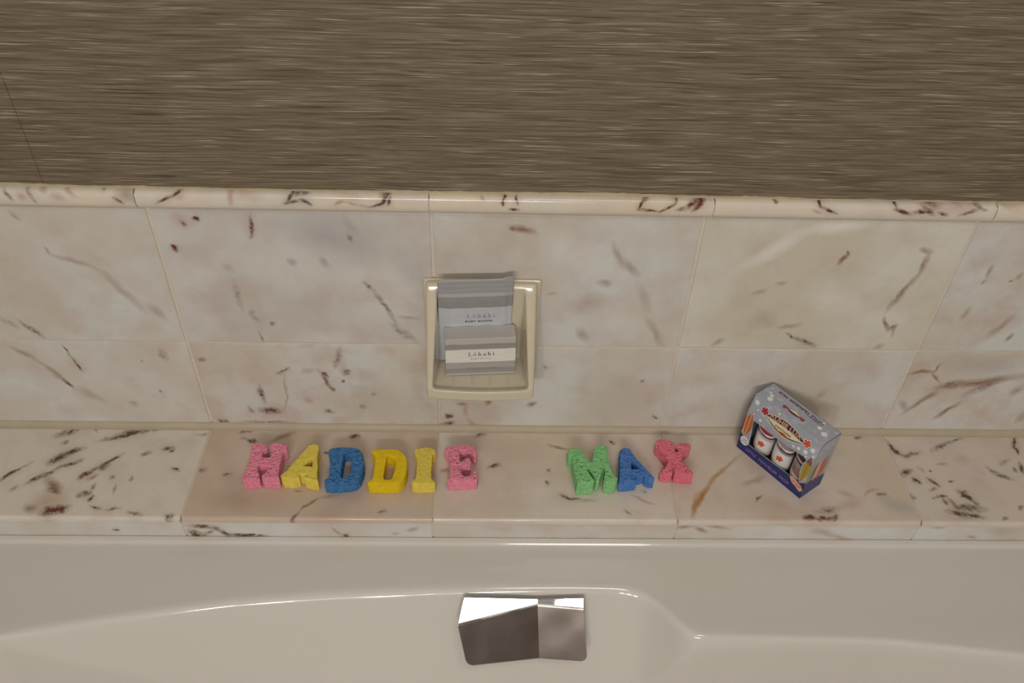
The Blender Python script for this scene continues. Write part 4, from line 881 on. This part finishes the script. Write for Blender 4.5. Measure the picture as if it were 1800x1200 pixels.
side_out = [(0, 0), (BD, 0), (BD, BH), (BS, BH), (0, BK)]
for x in (0.0, BW - PT):
    mesh_obj('side_panel', poly_solid('side_panel', [side_out], PT), C_CARD, box, (x, 0, 0), (pi / 2, 0, pi / 2))
def fdec(name, loops, mat, lift=0.00012, parent=None):
    return mesh_obj(name, poly_solid(name, [mmp(l) for l in loops], 0.0001), mat, parent or box, (0, -lift, 0), RXF)
def sdec(name, me, mat, x, y, lift=0.0002, rz=0.0):
    """Print on the sloped panel; x along the box, y up the slope (mm)."""
    o = mesh_obj(name, me, mat, box)
    base = Vector((0, 0, BK))
    up = Vector((0, sin(SA), cos(SA))); nrm = Vector((0, -cos(SA), sin(SA)))
    o.matrix_local = Matrix.Translation(base + Vector((x * mm, 0, 0)) + up * (y * mm) + nrm * lift) @ Matrix.Rotation(pi / 2 - SA, 4, 'X') @ Matrix.Rotation(rz, 4, 'Z')
    return o
def tdec(name, me, mat, x, d, lift=0.0001, rz=pi):
    return mesh_obj(name, me, mat, box, (x * mm, d * mm, BH + lift), (0, 0, rz))
def ell(rx, ry, n=20, cx=0, cy=0, rot=0.0):
    return [(cx + rx * cos(2 * pi * i / n) * cos(rot) - ry * sin(2 * pi * i / n) * sin(rot),
             cy + rx * cos(2 * pi * i / n) * sin(rot) + ry * sin(2 * pi * i / n) * cos(rot)) for i in range(n)]
def lens(hl, hu, hd, n=14):
    """Leaf outline, half length hl, bulging hu up and hd down (mm)."""
    return [(-hl + 2 * hl * i / n, hu * sin(pi * i / n)) for i in range(n + 1)] + [(hl - 2 * hl * i / n, -hd * sin(pi * i / n)) for i in range(1, n)]
def flower(r, n=5):
    pts = []
    for i in range(n * 8):
        a = 2 * pi * i / (n * 8)
        rad = r * (0.45 + 0.55 * abs(cos(n * a / 2)) ** 0.7)
        pts.append((rad * cos(a), rad * sin(a)))
    return pts
def flat(name, loops, t=0.00008): return poly_solid(name, [mmp(l) for l in loops], t)

# navy base band wrapping the front and the sides
band = fdec('navy_band', [[(0, 0), (107, 0), (107, 30), (100, 24), (60, 20.5), (16, 18), (8, 24), (0, 29)]], C_NAVY, 0.00015)
mesh_obj('navy_band', poly_solid('navy_band', [[(0, 0), (BD, 0), (BD, 0.022), (0.02, 0.027), (0, 0.030)]], 0.0001), C_NAVY, box, (BW, 0, 0), (pi / 2, 0, pi / 2))
mesh_obj('navy_band', poly_solid('navy_band', [[(0, 0), (BD, 0), (BD, 0.026), (0, 0.029)]], 0.0001), C_NAVY, box, (-0.0001, 0, 0), (pi / 2, 0, pi / 2))
for s, x, w in (('LITTLE', 23.0, 18.0), ('TRAVELER', 51.5, 31.0), ('PACK', 79.0, 16.0)):
    mesh_obj('lettering', text_mesh('lettering', s, w * mm, 4.8 * mm, shear=0.25, bold=0.02), C_LILAC, box, (x * mm, -0.0003, 0.0088), RXF)
fdec('scroll_print', [[(84, 22), (88, 25.5), (103, 20.5), (107, 15), (103, 10), (96, 13.5), (90, 15)]], C_PEACH, 0.00025)
mesh_obj('lettering', text_mesh('lettering', '3 OZ', 0.014, 0.0042, shear=0.3), C_RED, box, (0.0965, -0.0004, 0.0178), (pi / 2, radians(-12) * -1, 0))
bdg = fdec('round_badge', [ell(6.6, 7.6, 24, 8.6, 19.5)], C_WHITE, 0.00025)
mesh_obj('lettering', text_mesh('lettering', 'TSA', 0.0070, 0.0026), C_PLUM, box, (0.0088, -0.0004, 0.0218), RXF)
mesh_obj('lettering', text_mesh('lettering', 'OK SIZE', 0.0095, 0.0024), C_PLUM, box, (0.0090, -0.0004, 0.0178), RXF)
# surfboards printed beside the window
def board(cx, cz, hl, hw, tilt, mat, mat2, off, parent_y=None):
    o = flat('surfboard_print', [[(x, y) for x, y in lens(hl, hw, hw)]])
    a = mesh_obj('surfboard_print', o, mat, box, (cx * mm, -off, cz * mm), (pi / 2, -tilt, 0))
    mesh_obj('stringer', flat('stringer', [[(-hl * .95, -.7), (hl * .9, -.7), (hl * .9, .7), (-hl * .95, .7)]]), mat2, a, (0, 0, 0.0001))
    return a
board(7.2, 49, 23, 5.6, radians(88), C_ORANGE, C_PEACH, 0.0002)
board(2.2, 50, 20, 2.2, radians(90), C_CORAL, C_PEACH, 0.00016)
yb = board(101.0, 50, 23.5, 5.0, radians(86), C_MUSTARD, C_ORANGE, 0.0002)
mesh_obj('tip', flat('tip', [[(12, -4.0), (16, -3.0), (20, -1.9), (23.4, 0), (20, 1.9), (16, 3.0), (12, 4.0)]]), C_BROWN, yb, (0, 0, 0.00006))
for d, hl, hw, c in ((4.5, 22, 2.4, C_MUSTARD), (10, 20, 2.2, C_BROWN), (17, 21, 3.0, C_PEACH), (25, 24, 3.0, C_CORAL), (32, 22, 2.4, C_ORANGE)):
    o = mesh_obj('surfboard_print', flat('surfboard_print', [lens(hl, hw, hw)]), c, box)
    o.matrix_local = Matrix.Translation((BW + 0.00015, d * mm, 0.044)) @ Matrix.Rotation(pi / 2, 4, 'Z') @ Matrix.Rotation(pi / 2, 4, 'X') @ Matrix.Rotation(radians(85), 4, 'Z')
# bubbles
for x, y, r in ((7, 20, 3.3), (12.5, 12, 1.3), (21, 1.5, 2.0), (9.5, 3, 1.1), (91.5, 6, 3.0), (98.5, 14, 3.2), (82, 4, 2.2), (87, 19, 2.2), (102.5, 7.5, 1.5), (40, 26.5, 1.5), (75, 2, 1.6), (95, 1.4, 1.3)):
    sdec('bubble_print', flat('bubble_print', [ell(r, r, 18)]), C_WHITE, x, y)
for x, d, r in ((10, 24, 1.8), (14.5, 21, 2.6), (17, 14.5, 3.8), (86, 26, 3.0), (96, 22, 4.0), (84, 37, 1.6), (6, 32, 1.2)):
    tdec('bubble_print', flat('bubble_print', [ell(r, r, 18)]), C_WHITE, x, d, rz=0)
# emblem on the slope
EXC, EYC = 55.0, 14.5
sdec('emblem_outline', flat('emblem_outline', [lens(35, 9.8, 11.8)]), C_CREAM, EXC, EYC, 0.0002)
sdec('emblem_dark', flat('emblem_dark', [lens(33, 8.8, 10.8)]), C_PLUM, EXC, EYC, 0.0003)
sdec('emblem_leaf', flat('emblem_leaf', [lens(30, 1.6, 8.0)]), C_CREAM, EXC, EYC - 0.8, 0.0004)
sdec('emblem_wave', flat('emblem_wave', [[(-8, -8.6), (2, -6.6), (12, -8.2), (4, -10.0), (-4, -10.2)]]), C_CORAL, EXC - 1, EYC, 0.0004)
sdec('lettering', text_mesh('lettering', 'KUHIE LUX', 48 * mm, 6.4 * mm, bold=0.02), C_PEACH, EXC, EYC + 4.0, 0.0004)
sdec('lettering', text_mesh('lettering', 'HAWAII', 24 * mm, 3.4 * mm, bold=0.03), C_OLIVE, EXC - 1, EYC - 4.4, 0.0005)
for sx, c in ((-33.5, C_RED), (33.5, C_CORAL)):
    sdec('flower_outline', flat('flower_outline', [flower(6.6)]), C_WHITE, EXC + sx, EYC + 2.5, 0.00045)
    sdec('flower_print', flat('flower_print', [flower(5.6)]), c, EXC + sx, EYC + 2.5, 0.00055)
# upside-down print on the top panel
for s, x, w in (('LITTLE', 75.5, 19.0), ('TRAVELER', 47.5, 33.0), ('PACK', 21.5, 15.0)):
    tdec('lettering', text_mesh('lettering', s, w * mm, 4.4 * mm, bold=0.03), C_MAROON, x, 34.5)
tdec('underline_print', flat('underline_print', [[(-12, -.4), (12, -.4), (12, .4), (-12, .4)]]), C_NAVY, 74, 30.5)
tdec('emblem_dark', flat('emblem_dark', [lens(13, 3.4, 3.8)]), C_MAROON, 51, 20, 0.0001)
tdec('emblem_leaf', flat('emblem_leaf', [lens(10, 0.8, 3.0)]), C_CREAM, 51, 20.4, 0.0002)
for sx in (-14, 14):
    tdec('flower_print', flat('flower_print', [flower(3.2)]), C_RED, 51 + sx, 19, 0.0003)

def can_mesh():
    prof = [(0.0, 0.0), (0.0118, 0.0), (0.0133, 0.0015), (0.0135, 0.004), (0.0135, 0.046), (0.0130, 0.049), (0.0138, 0.050), (0.0138, 0.061), (0.0128, 0.063), (0.0, 0.0635)]
    n = 28
    vs, fs = [], []
    for r, z in prof:
        for i in range(n):
            vs.append((r * cos(2 * pi * i / n), r * sin(2 * pi * i / n), z))
    for k in range(len(prof) - 1):
        for i in range(n):
            fs.append((k * n + i, k * n + (i + 1) % n, (k + 1) * n + (i + 1) % n, (k + 1) * n + i))
    me = pydata('canister', vs, fs)
    bm = bmesh.new(); bm.from_mesh(me); bmesh.ops.remove_doubles(bm, verts=bm.verts, dist=1e-6); bm.to_mesh(me); bm.free()
    return me
def can_mat(name, stops):
    m, nt, b = new_mat(name)
    L = nt.links.new
    tc = nd(nt, 'ShaderNodeTexCoord'); sep = nd(nt, 'ShaderNodeSeparateXYZ'); L(tc.outputs['Object'], sep.inputs[0])
    mr = nd(nt, 'ShaderNodeMapRange'); mr.inputs['From Max'].default_value = 0.0635
    wv = nd(nt, 'ShaderNodeMath', operation='MULTIPLY_ADD'); wv.inputs[1].default_value = 0.45; L(sep.outputs[0], wv.inputs[0]); L(sep.outputs[2], wv.inputs[2])
    L(wv.outputs[0], mr.inputs['Value'])
    r = ramp(nt, mr.outputs[0], hard(stops)); L(r.outputs[0], b.inputs['Base Color'])
    b.inputs['Roughness'].default_value = 0.25
    return m
RD, WH2, DK, SV = lin(168, 36, 58), lin(232, 230, 226), lin(44, 36, 48), lin(150, 140, 144)
CANS = [(27.0, can_mat('canister print red', [(0.0, RD), (0.26, lin(206, 204, 186)), (0.36, WH2), (0.66, lin(196, 184, 190)), (0.74, DK), (0.78, WH2), (0.83, RD)]),
         'red capped white canister at the left in the gift carton window'),
        (58.0, can_mat('canister print grey', [(0.0, lin(70, 84, 110)), (0.24, lin(214, 210, 180)), (0.34, WH2), (0.68, SV), (0.74, DK), (0.78, WH2), (0.84, lin(168, 150, 152))]),
         'white canister with grey cap in the middle of the gift carton window'),
        (89.0, can_mat('canister print dark', [(0.0, lin(60, 52, 60)), (0.22, lin(220, 216, 210)), (0.40, lin(150, 110, 104)), (0.62, SV), (0.74, DK), (0.80, lin(210, 180, 160)), (0.86, DK)]),
         'grey canister with dark cap at the right in the gift carton window')]
bmx = Matrix.Translation((0.4040, -0.0285, 0.0)) @ Matrix.Rotation(radians(-54.6), 4, 'Z')
for i, (wx, mt, lb) in enumerate(CANS):
    p = bmx @ Vector((wx * mm, 0.0165, PT + 0.0001))
    c = mesh_obj('canister', can_mesh(), mt, loc=p, rot=(0, 0, radians(-54.6)), smooth=True)
    tag(c, lb, 'canister', 'canisters in the gift carton')
    if i < 2:
        f = mesh_obj('flower_print', flat('flower_print', [flower(5.0)]), C_CORAL, c, (0.004, -0.0136, 0.031), (pi / 2, 0, radians(16)))
